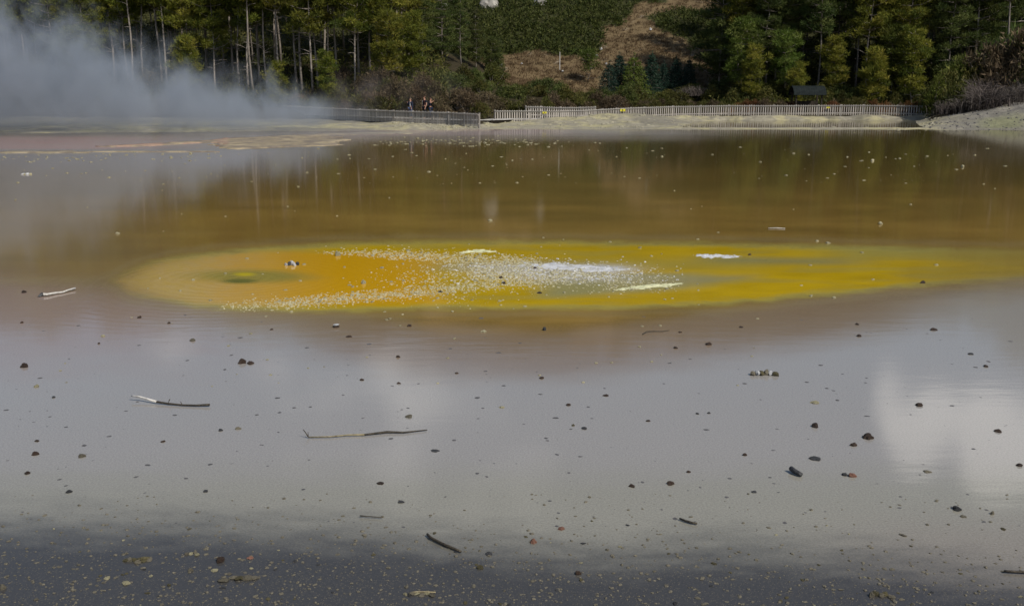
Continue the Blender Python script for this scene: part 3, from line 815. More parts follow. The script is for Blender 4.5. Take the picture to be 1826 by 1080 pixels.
# blue-green conifers in front of the grassy slope
CONES = [cone_meshes(400 + i, H, r) for i, (H, r) in enumerate(((4.3, 2.0), (4.6, 1.5), (4.2, 1.35)))]
for i, (px, d, v, s, m_, lb) in enumerate(((1086, 112, 0, .98, 0, 'broadest blue green conifer, leftmost of its row'), (1104, 114, 1, 1.05, 0, 'blue green conifer tucked behind the yellow green one'), (1130, 112, 0, 1.12, 1, 'yellow green conifer standing among the blue green ones'),
                                            (1161, 114, 1, 1.02, 0, 'slim pointed blue green conifer right of the yellow green one'), (1183, 115, 2, .85, 0, 'shorter blue green conifer between two taller slim ones'), (1205, 115, 2, 1.0, 0, 'slim blue green conifer, second from the right end'), (1228, 116, 1, .85, 0, 'blue green conifer at the right end of its row'))):
    x = x_at(px, d, 3)
    add_plant('conifer', CONES[v], (M_BARK, M_LIGHT if m_ else M_BLUE), TP, (x, d, ground1(x, d) - .05), i * 1.1, s, lb, 'conifer', 'conifers in front of the grassy slope')
hx, hy, hz_ = hit(1050, 148, 112)
add_plant('small_tree', pine_meshes(444, 3.6, .42, 1.0, layers=6, k=26), (M_BARK, M_LIGHT), TP, (hx, hy, hz_ - .05), 0.4, 1.0, 'thin lone pale green tree on the dry grass slope', 'tree')

# shrubs
SHR = [shrub_meshes(500 + i, w, h) for i, (w, h) in enumerate(((1.3, 1.6), (1.6, 1.5), (1.1, 1.9), (1.9, 1.8), (1.0, 1.1)))]


def shrub_row(n, px0, px1, off0, off1, mats, smin, smax, label, group, seed, name='shrub'):
    r = random.Random(seed)
    for i in range(n):
        px = px0 + (px1 - px0) * (i + r.random()) / n
        d = max(float(np.interp(px, FD_X, FD_Y)), 77) + r.uniform(off0, off1)
        x = x_at(px, d, 2)
        s = r.uniform(smin, smax)
        mt = r.choice(mats)
        tone_ = {M_SHRUB.name: 'olive', M_BROWN.name: 'brown twiggy', M_PINE_DARK.name: 'dark green', M_RUST.name: 'rusty'}[mt.name]
        size_ = 'broad' if s > smin + (smax - smin) * .6 else ('small' if s < smin + (smax - smin) * .3 else 'rounded')
        third = ('at the left end', 'at the middle', 'at the right end')[min(2, int(3 * i / n))]
        add_plant(name, r.choice(SHR), (M_BARK, mt), ('stem', 'foliage'), (x, d, ground1(x, d) - .12), r.uniform(0, 6.28), (s, s, s * r.uniform(.8, 1.15)), '%s %s %s %s' % (size_, tone_, label, third), 'shrub', group)


shrub_row(40, -150, 780, 4.0, 15, (M_SHRUB, M_BROWN, M_SHRUB), .8, 1.3, 'shrub under the left forest', 'shrubs under the left forest', 1)
shrub_row(22, 570, 872, 2.8, 8, (M_BROWN, M_BROWN, M_SHRUB), .75, 1.15, 'shrub behind the left picket fence', 'brown shrubs behind the left fence', 2)
shrub_row(18, 780, 1010, 14, 24, (M_SHRUB, M_PINE_DARK), .8, 1.2, 'shrub between left forest and grass', 'dark shrubs by the grass', 3)
shrub_row(28, 865, 1130, 4, 9, (M_BROWN, M_SHRUB), .7, 1.0, 'shrub behind the long fence', 'shrubs behind the long fence', 4)
shrub_row(30, 985, 1330, 8, 16, (M_SHRUB, M_PINE_DARK, M_SHRUB), .75, 1.1, 'shrub below the conifers', 'shrubs below the conifers', 5)
shrub_row(24, 1130, 1310, 2.5, 6, (M_BROWN, M_SHRUB), .5, .8, 'low shrub behind the long fence', 'low shrubs behind the long fence', 6)
shrub_row(12, 1300, 1412, 2.0, 5, (M_RUST, M_BROWN, M_RUST), .55, .85, 'bracken left of the shelter', 'rusty bushes left of the shelter', 7, 'bracken_bush')
shrub_row(20, 1470, 1650, 2.0, 6, (M_BROWN, M_RUST, M_SHRUB), .5, .8, 'bracken right of the shelter', 'brown bracken right of the shelter', 8, 'bracken_bush')
shrub_row(22, 1300, 1660, 6, 9, (M_SHRUB, M_PINE_DARK), .8, 1.2, 'shrub at the foot of the right forest', 'shrubs under the right forest', 9)
x = x_at(1132, 107, 2.5)
add_plant('shrub', SHR[3], (M_BARK, M_LIGHT), ('stem', 'foliage'), (x, 107, ground1(x, 107) - .1), 1, .8, 'light green bush below the yellow green conifer', 'shrub')
for i, px in enumerate((1228, 1244)):
    x = x_at(px, 108, 3)
    add_plant('dead_bush', (twig_meshes(610 + i, 1.3, 1.4, 200),), (M_GREYTWIG,), ('twigs',), (x, 108.0, ground1(x, 108) + .9), 0, .8, ('larger' if i == 0 else 'smaller') + ' grey bare bush among dark shrubs right of conifers', 'dead bush')

# right-hand bank vegetation
for i, (px, d, sh, m_, s, lb) in enumerate((
        (1672, 93, 2, M_LIGHT, 1.15, 'low feathery green bush at the right end of the long fence'), (1692, 94, 3, M_SHRUB, 1.35, 'big green bush rising beside the right end of the fence'), (1712, 97, 1, M_LIGHT, 1.7, 'tall feathery bright green bush on the right bank'),
        (1738, 96, 3, M_SHRUB, 1.5, 'dark green bush behind the grey dead brush'), (1766, 95, 3, M_BROWN, 1.9, 'large brown bush left of two on the right bank'), (1822, 94, 3, M_BROWN, 2.1, 'large brown bush cut by the right picture edge'),
        (1790, 98, 1, M_PINE_DARK, 2.2, 'dark bush between the two large brown bushes'), (1860, 92, 3, M_SHRUB, 2.0, 'dark bush beyond the large brown bush at right'), (1668, 96.5, 0, M_SHRUB, 1.1, 'dark shrub hiding the end of the long fence'), (1705, 91, 4, M_SHRUB, 1.3, 'low dark shrub between fence end and grey brush'))):
    x = x_at(px, d, 3)
    add_plant('bush', SHR[sh], (M_BARK, m_), ('stem', 'foliage'), (x, d, ground1(x, d) - .2), i * 1.9, (s, s, s * 1.55), lb, 'bush', 'bushes on the right bank')
for i, (px, d, w, h, lb) in enumerate(((1700, 88, 1.5, 1.3, 'low brown dead brush nearest the fence end'), (1728, 86.5, 1.7, 1.7, 'dark tangled dead brush at the foot of the bank'), (1752, 86.5, 1.6, 2.1, 'tallest grey dead brush in the middle of the bank'), (1780, 86, 1.8, 1.7, 'grey dead brush lying over the bank edge'),
                                        (1806, 86.5, 1.7, 1.6, 'pale grey curled dead brush close to the picture edge'), (1835, 87, 1.7, 1.6, 'grey dead brush cut by the right picture edge'), (1752, 91, 1.6, 2.8, 'upright grey dead brush against the green bush'))):
    x = x_at(px, d, 2)
    add_plant('dead_brush', (twig_meshes(620 + i, w, h, 330),), (M_GREYTWIG,), ('twigs',), (x, d, ground1(x, d) - .05), i * 1.1, 1.0, lb, 'dead brush', 'grey dead brush on the right bank')

# hillside scrub and dry grass (masses)
nS = 15000
sy = 113 + 62 * RNG.random(nS) ** 1.15; sp = RNG.uniform(640, 1400, nS)
sx = (sp - CX) / F_PX * sy * CP; szv = ground(sx, sy)
qx, qy = proj(sx, sy, szv)
keep = is_scrub(qx, qy, sx, sy)
c1 = np.stack([sx, sy, szv + .25], -1)[keep]
r1 = RNG.uniform(.35, .75, len(c1)); R1 = np.stack([r1, r1, r1 * .8], -1)
V1, F1, t1 = leaf_cloud(c1, R1, 16, .34, .17, RNG, .5, .4, .3)
nS2 = 9000
sy2 = 150 + 190 * RNG.random(nS2); sp2 = RNG.uniform(-500, 2300, nS2)
sx2 = (sp2 - CX) / F_PX * sy2 * CP; sz2 = ground(sx2, sy2); q2x, q2y = proj(sx2, sy2, sz2)
k2 = is_scrub(q2x, q2y, sx2, sy2) & ((sy2 > 172) | (sp2 < 640) | (sp2 > 1400))
c2 = np.stack([sx2, sy2, sz2 + .6], -1)[k2]; r2 = RNG.uniform(1.2, 2.8, len(c2)); R2 = np.stack([r2, r2, r2 * .8], -1)
V2, F2, t2 = leaf_cloud(c2, R2, 22, 1.2, .7, RNG, .5, .4, .3)
sc_o = link('hillside_scrub', np_mesh('hillside_scrub', np.concatenate([V1, V2]), np.concatenate([F1, F2 + len(V1)]), tint=np.concatenate([t1, t2])), M_SCRUB)
tag(sc_o, 'dense dark green scrub covering the hillside', 'scrub', kind='stuff')
nU = 9000
up_ = np.concatenate([RNG.uniform(-330, 800, nU // 2), RNG.uniform(1270, 2100, nU // 2)])
uy = np.interp(up_, FD_X, FD_Y); uy = np.maximum(uy, 80) + 5 + 52 * RNG.random(nU) ** 1.3
ux = (up_ - CX) / F_PX * uy * CP; uz = ground(ux, uy)
ku = (up_ < 1660) | (uy > 97)
cU = np.stack([ux, uy, uz + .25], -1)[ku]; rU = RNG.uniform(.35, .95, len(cU)) ; RU = np.stack([rU, rU, rU * 1.0], -1)
VU, FU, tU = leaf_cloud(cU, RU, 22, .34, .13, RNG, .4, .4, .3)
un = link('undergrowth', np_mesh('undergrowth', VU, FU, tint=tU), M_SHRUB)
tag(un, 'dark tangled undergrowth covering the forest floor', 'undergrowth', kind='stuff')
c3 = np.stack([sx, sy, szv + .05], -1)[~keep]
R3 = np.stack([np.full(len(c3), .5), np.full(len(c3), .5), np.full(len(c3), .08)], -1)
V3, F3, t3 = leaf_cloud(c3, R3, 12, .3, .06, RNG, .0, 1.6, .25)
dg = link('dry_grass', np_mesh('dry_grass', V3, F3, tint=t3), M_DRY)
tag(dg, 'tan dry grass on the open slope of the hill', 'grass', kind='stuff')


# ------------------------------------------------------------------ rocks and stones
def rock_mesh(seed, sub=2, amp=0.35, name='rock'):
    bm = bmesh.new(); bmesh.ops.create_icosphere(bm, subdivisions=sub, radius=1.0)
    r = random.Random(seed); o = Vector((r.uniform(0, 50), r.uniform(0, 50), r.uniform(0, 50)))
    from mathutils import noise as mn
    for v in bm.verts:
        p = v.co.copy()
        n = mn.noise(p * 1.1 + o) * amp + mn.noise(p * 2.7 + o) * amp * .55 + mn.noise(p * 6 + o) * amp * .22
        v.co = p * (1 + n)
        if v.co.z < -.55:
            v.co.z = -.55
    m = bpy.data.meshes.new(name); bm.to_mesh(m); bm.free()
    return m


ROCKS = [rock_mesh(i, 3, .42) for i in range(7)]
CRUMB = [rock_mesh(40 + i, 2, .5, 'crumb') for i in range(5)]
LOW = [rock_mesh(60 + i, 1, .4, 'crumb') for i in range(6)]


LOW0 = []
for m0 in LOW:
    v0 = np.empty(len(m0.vertices) * 3); m0.vertices.foreach_get('co', v0)
    f0 = np.empty(len(m0.polygons) * 3, np.int32); m0.polygons.foreach_get('vertices', f0)
    LOW0.append((v0.reshape(-1, 3), f0.reshape(-1, 3)))


def put_mesh(name, mesh, mat, loc, sc, rz=0.0, label=None, cat=None, group=None, tilt=(0, 0)):
    o = bpy.data.objects.new(name, mesh); COL.objects.link(o)
    if len(mesh.materials) == 0:
        mesh.materials.append(mat)
    if mesh.materials[0] is not mat:
        o.material_slots[0].link = 'OBJECT'; o.material_slots[0].material = mat
    o.location = loc; o.rotation_euler = (tilt[0], tilt[1], rz); o.scale = sc
    return tag(o, label, cat, group)


for i, (px, py, w, h, lb) in enumerate(((873, 9, 28, 26, 'large pale outcrop rock high on the scrubby hillside'), (962, 5, 22, 24, 'second pale outcrop rock with a shaded left face'), (848, 30, 7, 5, 'small pale rock below left of the large outcrop'), (794, 10, 10, 7, 'pale rock among dark trees left of the outcrop'))):
    x, y, z = hit(px, py, 112); s = y / F_PX
    put_mesh('outcrop_rock' if w > 15 else 'hill_rock', ROCKS[i], M_ROCK, (x, y - 1.3, z - .35), (w * s * .56, w * s * .5, h * s * .62), i, lb, 'rock', tilt=(.2, .25))
for i, (px, py, w, lb) in enumerate(((1081, 119, 5, 'pale stone low on the grass strip beside conifers'), (884, 103, 5, 'pale stone on grass beside the thin saplings'), (893, 120, 7, 'larger pale stone on grass below the saplings'), (1003, 130, 4, 'small pale stone at the foot of the white post'), (1160, 55, 5, 'pale stone beside the upper scrub patch'), (1071, 91, 6, 'pale stone at the edge of the big scrub patch'), (930, 118, 4, 'pale stone on the left part of the grass slope'), (1064, 104, 5, 'pale stone above the thin lone tree'))):
    x, y, z = hit(px, py, 112); s = y / F_PX
    put_mesh('hill_stone', CRUMB[i % 5], M_WHITE, (x, y, z + .12), (w * s * .5, w * s * .5, w * s * .45), i, lb, 'stone')
x, y, z = hit(998, 128, 112)
mb = MB(); mb.tube([(0, 0, -.2), (0, 0, 2.1)], [.055, .05], 8); mb.box((0, 0, 2.13), (.13, .13, .05))
o = link('marker_post', mb.mesh('marker_post'), M_STICK_L); o.location = (x, y, z); tag(o, 'thin white post standing on the dry grass slope', 'post')

# white shoals breaking the surface inside the palette
def shoal(name, pts, width, mat, label, hgt=0.03, seed=0):
    """a low heap of crust along a line of picture points lying on the pool"""
    P = [Vector(on_z(*p)) for p in pts]
    nl, nw = 60, 15
    V = []
    for i in range(nl + 1):
        f = i / nl * (len(P) - 1); k = min(int(f), len(P) - 2); p = P[k].lerp(P[k + 1], f - k); d = (P[k + 1] - P[k]).normalized(); sd = Vector((-d.y, d.x, 0))
        env = math.sin(math.pi * min(max(i / nl, 0.0), 1)) ** .6
        for j in range(nw + 1):
            u = j / nw * 2 - 1
            nz = float(fbm(np.array(i * .35 + seed), np.array(j * .5), seed))
            wv_ = width * env * (.55 + .9 * float(vnoise(np.array(i * .22), np.array(seed + (u > 0) * 9.0), seed)))
            q = p + sd * (u * wv_)
            nz2 = float(fbm(np.array(i * 1.1 + seed), np.array(j * 1.3), seed + 5))
            V.append((q.x, q.y, -0.016 + hgt * env * ((1 - u * u) * (.25 + 1.3 * nz) + .9 * (nz2 - .5))))
    I = np.arange((nl + 1) * (nw + 1)).reshape(nl + 1, nw + 1)
    Fq = np.stack([I[:-1, :-1], I[1:, :-1], I[1:, 1:], I[:-1, 1:]], -1).reshape(-1, 4)
    o = link(name, np_mesh(name, np.array(V), Fq, True), mat)
    return tag(o, label, 'mineral shoal')


shoal('mineral_shoal', [(905, 468), (960, 472), (1030, 477), (1090, 480), (1138, 479)], .50, M_WHITE, 'long white mineral shoal in the middle of the yellow palette', .03, 3)
shoal('mineral_shoal', [(1222, 454), (1262, 456), (1300, 457), (1330, 456)], .34, M_WHITE, 'small white mineral shoal on the upper right of the palette', .03, 8)
shoal('mineral_shoal', [(1085, 519), (1130, 513), (1180, 509), (1236, 503)], .17, M_CREAM, 'cream streak of crust slanting right of the long shoal', .035, 12)
shoal('mineral_shoal', [(812, 451), (836, 449), (860, 447), (890, 450)], .24, M_CREAM, 'short pale green yellow crust above the long shoal', .035, 17)

# named stones: column, row (waterline), width, height in pixels, mesh, material, label
B, G, Rd, Pl, Tn, Ov = M_STONE, M_STONE_G, M_STONE_R, M_PALE, M_TAN, M_OLIVE
STONES = [
    (42, 655, 14, 11, 0, B, 'dark pointed stone near the left picture edge below the driftwood'), (431, 648, 16, 13, 1, B, 'peaked dark stone, left half of the jagged pair'), (446, 649, 14, 8, 2, B, 'lower dark stone, right half of the jagged pair'),
    (599, 584, 12, 8, 3, B, 'dark stone topped by a white flake below the palette'), (622, 601, 11, 5, 4, B, 'flat dark stone right below the white topped stone'), (730, 582, 9, 6, 5, B, 'small dark stone close under the palette centre'),
    (42, 522, 9, 7, 6, B, 'brown stone left of the pale driftwood'), (248, 567, 8, 6, 0, B, 'small dark stone under the left tip of the palette'), (301, 577, 6, 5, 1, B, 'tiny dark stone between the palette tip and brown pebble'), (343, 608, 10, 7, 2, Tn, 'brown and cream pebble below the palette left end'),
    (38, 576, 7, 5, 3, B, 'tiny dark stone at the left edge under the driftwood'), (484, 588, 7, 4, 4, B, 'flat little dark stone under the palette left half'), (176, 613, 5, 4, 5, B, 'tiny dark fleck stone with a pale pebble beside it'), (183, 600, 9, 5, 6, Pl, 'pale pebble alone left of centre below the driftwood'),
    (710, 637, 8, 6, 0, B, 'small dark stone in grey water below the brown margin'), (814, 666, 8, 4, 1, B, 'thin flat dark stone in mid grey water'), (966, 675, 10, 6, 2, B, 'round brown stone straight below the long white shoal'), (645, 678, 9, 5, 3, B, 'small dark stone up right of the half bleached stick'), (711, 684, 8, 5, 4, B, 'dark stone left of the tan crust pebble'),
    (1205, 621, 10, 5, 5, B, 'flat brown stone under the right twig'), (1264, 615, 12, 8, 6, B, 'jagged brown stone right of the thin floating twig'), (1322, 584, 8, 4, 0, B, 'small brown stone below the right half of the palette'), (1213, 593, 7, 4, 1, B, 'small brown stone just above the jagged brown stone'), (1529, 579, 7, 5, 2, B, 'tiny peaked dark stone, upper one of two at right'), (1533, 600, 10, 6, 3, B, 'dark domed stone, lower one of two at right'),
    (1666, 589, 14, 7, 4, B, 'wide flat brown stone on the right near the tree reflection'), (1732, 632, 11, 5, 5, G, 'flat grey stone below right of the wide brown stone'), (1759, 654, 10, 6, 6, B, 'dark stone by the right edge above the cloud reflection'), (1646, 505, 9, 7, 0, B, 'black stone on the lower right rim of the palette'),
    (1641, 724, 16, 9, 1, B, 'brown stone at the top of the cloud reflection'), (1455, 719, 16, 7, 2, Pl, 'white cream stone above the brown cube like stone'), (1454, 762, 14, 12, 3, B, 'tall rounded brown stone under the white cream stone'), (1549, 782, 22, 15, 4, B, 'biggest dark domed stone on the right'), (1523, 795, 15, 9, 5, B, 'brown stone just below left of the biggest dark stone'),
    (1455, 820, 22, 9, 6, G, 'flat dark slab stone left of the brown stone pair'), (1521, 850, 16, 11, 0, Rd, 'reddish brown stone, right one of a touching pair'), (1507, 848, 12, 8, 1, G, 'dark grey stone, left one of a touching pair'), (1781, 770, 15, 8, 2, B, 'dark knobbly stone right of the cloud reflection'), (1819, 831, 12, 8, 3, B, 'dark stone cut close by the right edge'),
    (1655, 842, 15, 6, 4, Tn, 'flat tan stone on the right below the cloud reflection'), (1708, 910, 18, 12, 5, G, 'dark grey knobbly stone at lower right'), (1770, 917, 8, 10, 6, Tn, 'pointed tan stone right of the dark grey knobbly stone'), (1719, 922, 13, 5, 0, Tn, 'flat tan flake below the dark grey knobbly stone'), (1196, 864, 15, 10, 1, B, 'brown lumpy stone below the lower middle'), (1127, 868, 12, 8, 2, B, 'brown stone left of the lumpy one in the lower middle'),
    (1329, 812, 10, 6, 3, B, 'small dark stone between the lumpy stone and the slab'), (1228, 842, 9, 5, 4, B, 'reddish dark little stone above the lumpy brown stone'), (1345, 878, 11, 5, 5, G, 'grey ring shaped stone left of the dark short log'), (1244, 738, 8, 4, 6, G, 'small flat dark stone, left one in mid right water'), (1264, 737, 7, 4, 0, G, 'small flat dark stone, right one in mid right water'),
    (1014, 723, 11, 6, 1, B, 'dark stone with a white speck below the centre'), (1081, 706, 11, 5, 2, B, 'flat dark stone upper right of the white specked stone'), (1042, 765, 12, 6, 3, G, 'dark grey stone, right one beside a tiny olive pebble'), (1022, 759, 7, 5, 4, Ov, 'tiny olive pebble left of a dark grey stone'), (1156, 751, 10, 4, 5, B, 'flat dark stone alone below centre right'),
    (678, 863, 14, 6, 6, B, 'smooth oval dark brown stone in the lower middle'), (715, 896, 13, 6, 0, G, 'hollow looking grey stone where the bottom turns dark'), (775, 805, 18, 3, 1, G, 'dark flat slab lying level with the water below the twig'), (729, 744, 15, 8, 2, Tn, 'tan grainy crust pebble above the forked twig end'), (895, 727, 11, 5, 3, Pl, 'cream flat pebble right of the tan crust pebble'), (424, 765, 12, 7, 4, Tn, 'pyramid shaped tan brown stone left of the forked twig'),
    (393, 768, 10, 6, 5, G, 'dark grey stone next to the tan pyramid stone'), (290, 788, 9, 5, 6, B, 'small dark stone below the half bleached stick'), (62, 811, 14, 9, 0, B, 'brown stone pair member at far left middle'), (145, 815, 15, 9, 1, Tn, 'brown wedge stone right of the far left brown stone'), (65, 787, 9, 5, 2, B, 'flat little dark stone above the far left brown stone'), (48, 845, 11, 7, 3, B, 'small dark peaked stone at the far left'),
    (122, 878, 12, 7, 4, G, 'dark blue grey stone at the left above the dark shallows'), (366, 877, 10, 6, 5, G, 'dark grey stone above the left dark shallows'), (95, 709, 8, 5, 6, G, 'small grey stone left of the half bleached stick'), (64, 690, 10, 7, 0, Pl, 'cream lumpy pebble near the left edge'), (392, 1002, 20, 14, 1, B, 'largest dark stone in the left dark shallows'), (446, 996, 12, 7, 2, Rd, 'reddish stone right of the largest dark shallow stone'),
    (872, 990, 15, 9, 3, G, 'dark shiny stone right of the curved dark stick'), (951, 968, 14, 12, 4, Rd, 'pink brown upright stone in the dark shallows'), (1001, 944, 15, 7, 5, Rd, 'orange red stone at the edge of the dark shallows'), (856, 1014, 14, 10, 6, Ov, 'olive brown stone below the dark shiny stone'), (1031, 1024, 13, 11, 0, B, 'dark stone with cream top low in the middle'), (223, 1042, 17, 9, 1, Pl, 'cream rounded stone at the bottom left'), (190, 1032, 13, 7, 2, Pl, 'white oval stone left of the cream rounded stone'),
    (382, 1018, 14, 7, 3, Pl, 'cream flat stone below the largest dark shallow stone'), (339, 1018, 11, 9, 4, Tn, 'tan stone below left of the largest dark shallow stone'), (4, 1050, 14, 14, 5, Tn, 'rough tan stone cut by the left picture edge'), (598, 577, 11, 3, 6, M_WHITE, 'white flake lying on the dark stone below the palette'), (602, 456, 11, 12, 0, Pl, 'tall cream lump on the upper rim of the orange water'), (648, 506, 9, 10, 1, Pl, 'cream lump standing in the orange water'),
    (209, 417, 9, 5, 2, Pl, 'cream lump floating in brown water at upper left'), (1571, 400, 9, 7, 3, Pl, 'cream lump floating in brown water at upper right'), (1477, 434, 10, 5, 4, Pl, 'cream lump over the upper right rim of the palette'), (874, 394, 9, 5, 5, Pl, 'cream lump floating in brown water above centre'), (1717, 298, 6, 6, 6, Pl, 'white lump far out near the right edge'), (1556, 287, 6, 5, 0, Pl, 'white lump far out above the right water'), (971, 589, 8, 9, 1, G, 'bluish grey lump below the palette centre'),
    (863, 592, 11, 6, 2, Pl, 'pale round pebble in the brown margin below the palette'), (898, 506, 9, 6, 3, B, 'dark stone at the lower end of the pale drift'), (962, 523, 10, 5, 4, B, 'dark stone under the pale drift near the cream streak'), (893, 496, 8, 6, 5, B, 'dark stone in the middle of the pale drift'), (954, 479, 6, 5, 6, B, 'dark stone on the long white shoal'), (1337, 455, 6, 5, 0, B, 'dark stone at the tip of the small white shoal'), (785, 521, 9, 5, 1, G, 'dark grey stone low in the orange drift')]
for i, (px, py, w, h, m_, mat, lb) in enumerate(STONES):
    x, y, _ = on_z(px, py)
    s = y / CP / F_PX * .92
    z = 0.0
    if 'flake lying' in lb:
        x, y, _ = on_z(599, 584); z = 8 * s * .62; y += .01
    rr = w * s * .5
    hh = max(h - w * .16, 2.0) * s
    o = put_mesh('stone' if mat not in (Pl, Tn) else 'pebble', ROCKS[m_], mat, (x, y + rr * .5, z + hh * .06), (rr, rr * .9, hh * .78), (i * 2.4) % 6.28, lb, 'stone')

rb_ = []
for i in range(900):
    px = RNG.uniform(1650, 1960); yy = 74.8 + 11 * RNG.random(); rb_.append((px, yy))
vb, fb_, nb_ = [], [], 0
for px, yy in rb_:
    me_ = LOW0[len(vb) % len(LOW0)]
    xx = x_at(px, yy, 1); zz_ = ground1(xx, yy); w_ = .015 + .075 * RNG.random() ** 5
    vb.append(me_[0] * np.array([w_ * 1.2, w_, w_ * .8]) + np.array([xx, yy, zz_ + .02])); fb_.append(me_[1] + nb_); nb_ += len(me_[0])
rub = link('bank_rubble', np_mesh('bank_rubble', np.concatenate(vb), np.concatenate(fb_)), M_FLECK)
tag(rub, 'loose grey rubble strewn over the right bank', 'rubble', kind='stuff')


vb, fb_, nb_ = [], [], 0
for i in range(1500):
    px = RNG.uniform(700, 1680); f0_ = max(float(np.interp(px, FD_X, FD_Y)), 78)
    yy = 75.2 + (f0_ - 75.5) * RNG.random() ** .8; xx = x_at(px, yy, .2); zz_ = ground1(xx, yy)
    if zz_ < .015:
        continue
    me_ = LOW0[i % len(LOW0)]; w_ = .02 + .13 * RNG.random() ** 5
    vb.append(me_[0] * np.array([w_ * 1.5, w_, w_ * .7]) + np.array([xx, yy, zz_ + .01])); fb_.append(me_[1] + nb_); nb_ += len(me_[0])
rub = link('sinter_rubble', np_mesh('sinter_rubble', np.concatenate(vb), np.concatenate(fb_)), M_SINTER)
tag(rub, 'broken pale sinter crumbs along the far shore', 'rubble', kind='stuff')


# pieces of crust with a broken outline
def crust_piece(px0, px1, py, hpx, n, mats, label, seed):
    r = random.Random(seed); x0, y0, _ = on_z(px0, py); x1, y1, _ = on_z(px1, py); s = y0 / CP / F_PX
    o = empty('crust_piece', ((x0 + x1) / 2, (y0 + y1) / 2, 0)); tag(o, label, 'mineral crust')
    for i in range(n):
        f = (i + .5) / n - .5
        c_ = bpy.data.objects.new('crust_lump', CRUMB[r.randrange(5)]); COL.objects.link(c_); c_.parent = o
        if len(c_.data.materials) == 0:
            c_.data.materials.append(M_PALE)
        c_.material_slots[0].link = 'OBJECT'; c_.material_slots[0].material = mats[i % len(mats)]
        hz__ = hpx * s * r.uniform(.35, .75)
        c_.location = (f * (x1 - x0), r.uniform(-.03, .03), hz__ * .3); c_.scale = ((x1 - x0) / n * .75, (x1 - x0) / n * .6, hz__); c_.rotation_euler = (r.uniform(-.3, .3), r.uniform(-.3, .3), r.uniform(0, 6))


crust_piece(1339, 1386, 669, 10, 6, (M_TAN, M_WHITE, M_OLIVE), 'long pale knobbly crust alone in the right grey water', 1)
crust_piece(508, 533, 473, 9, 5, (M_WHITE, M_STONE_G, M_WHITE), 'black and white speckled crust on the orange water', 2)
crust_piece(395, 460, 1032, 7, 5, (M_TAN, M_TAN, M_OLIVE), 'flat tan crust slab in the left dark shallows', 3)
crust_piece(218, 268, 1001, 6, 6, (M_OLIVE, M_TAN), 'long olive crust left of the largest dark stone', 4)
crust_piece(330, 356, 987, 6, 4, (M_TAN, M_PALE), 'tan flat flake above the largest dark stone', 5)
crust_piece(1550, 1592, 1062, 8, 5, (M_TAN, M_OLIVE), 'long tan crust at the lower right bottom', 6)
crust_piece(730, 776, 1058, 5, 5, (M_TAN, M_PALE), 'narrow tan crust at the bottom middle', 7)
crust_piece(38, 56, 311, 3, 4, (M_WHITE, M_PALE), 'white scrap of crust far out at upper left', 8)


# ------------------------------------------------------------------ sticks
def stick(name, pts, rad, mat, label, cat, zs=None, child=None, side=()):
    P = [Vector(on_z(px, py, 0.0)) for px, py in pts]
    c0 = P[len(P) // 2].copy(); c0.z = 0
    zs = zs or [0.015] * len(P)
    Q = [(p.x - c0.x, p.y - c0.y, z) for p, z in zip(P, zs)]
    rad = [r * .8 for r in rad]
    mb_ = MB(); mb_.tube(Q, rad, 8)
    for i, ang, ln, r in side:
        q = Vector(Q[i]); mb_.tube([q, q + Vector((math.cos(ang) * ln * .5, .01, math.sin(ang) * ln * .5 + .005)), q + Vector((math.cos(ang) * ln, .02, math.sin(ang) * ln))], [r, r * .8, r * .5], 6)
    o = link(name, mb_.mesh(name, True), mat); o.location = c0
    if child:
        k0, k1, cm, cn_, grow = child
        m2 = MB(); m2.tube(Q[k0:k1], [r * grow for r in rad[k0:k1]], 8)
        link(cn_, m2.mesh(cn_, True), cm, o)
    return tag(o, label, cat)


stick('driftwood_stick', [(235, 714), (250, 715), (262, 717), (280, 720), (300, 722), (325, 724), (350, 725), (374, 725)], [.010, .013, .013, .016, .014, .013, .014, .017], M_STICK,
      'half bleached stick with a white left end floating at left', 'stick', [.055, .05, .04, .025, .018, .014, .016, .024], (0, 4, M_STICK_L, 'bleached_end', 1.12), ((4, 1.2, .05, .007), (5, 2.2, .04, .006)))
stick('forked_twig', [(550, 781), (590, 780.5), (620, 777.5), (650, 777), (690, 772.5), (720, 773), (762, 768)], [.007, .008, .009, .012, .016, .012, .006], M_STICK,
      'long thin dark forked twig floating below the middle', 'stick', [.012, .014, .014, .014, .016, .014, .012], (0, 4, M_STICK_T, 'tan_end', 1.1), ((0, 2.2, .09, .006), (0, 1.7, .05, .004)))
stick('curved_stick', [(762, 956), (768, 962), (780, 968), (795, 975), (808, 980), (822, 986)], [.012, .013, .014, .014, .013, .010], M_STICK, 'curved dark stick lying in the dark shallows', 'stick', [.02, .018, .016, .014, .014, .014])
stick('driftwood_piece', [(68, 530), (76, 528), (84, 528), (98, 525), (112, 523), (122, 520), (134, 517)], [.012, .035, .024, .022, .020, .015, .022], M_STICK_L, 'pale knobbly driftwood left of the palette tip', 'driftwood', [.01, .03, .03, .025, .02, .03, .03], (0, 2, M_STONE_G, 'dark_knot', 1.25))
stick('thin_twig', [(1146, 597), (1153, 594), (1166, 592), (1180, 592), (1194, 590)], [.008, .009, .007, .006, .004], M_STICK, 'thin dark twig floating under the palette right of centre', 'stick', [.012, .025, .015, .012, .012])
stick('short_log', [(1410, 841), (1416, 845), (1423, 848), (1429, 850)], [.028, .030, .028, .024], M_STONE_G, 'short dark mottled log left of the brown stone pair', 'log', [.035, .03, .025, .02])
stick('short_stick', [(1212, 927), (1222, 931), (1232, 934), (1243, 936)], [.010, .011, .012, .010], M_STICK, 'short dark stick at the edge of the right dark shallows', 'stick')
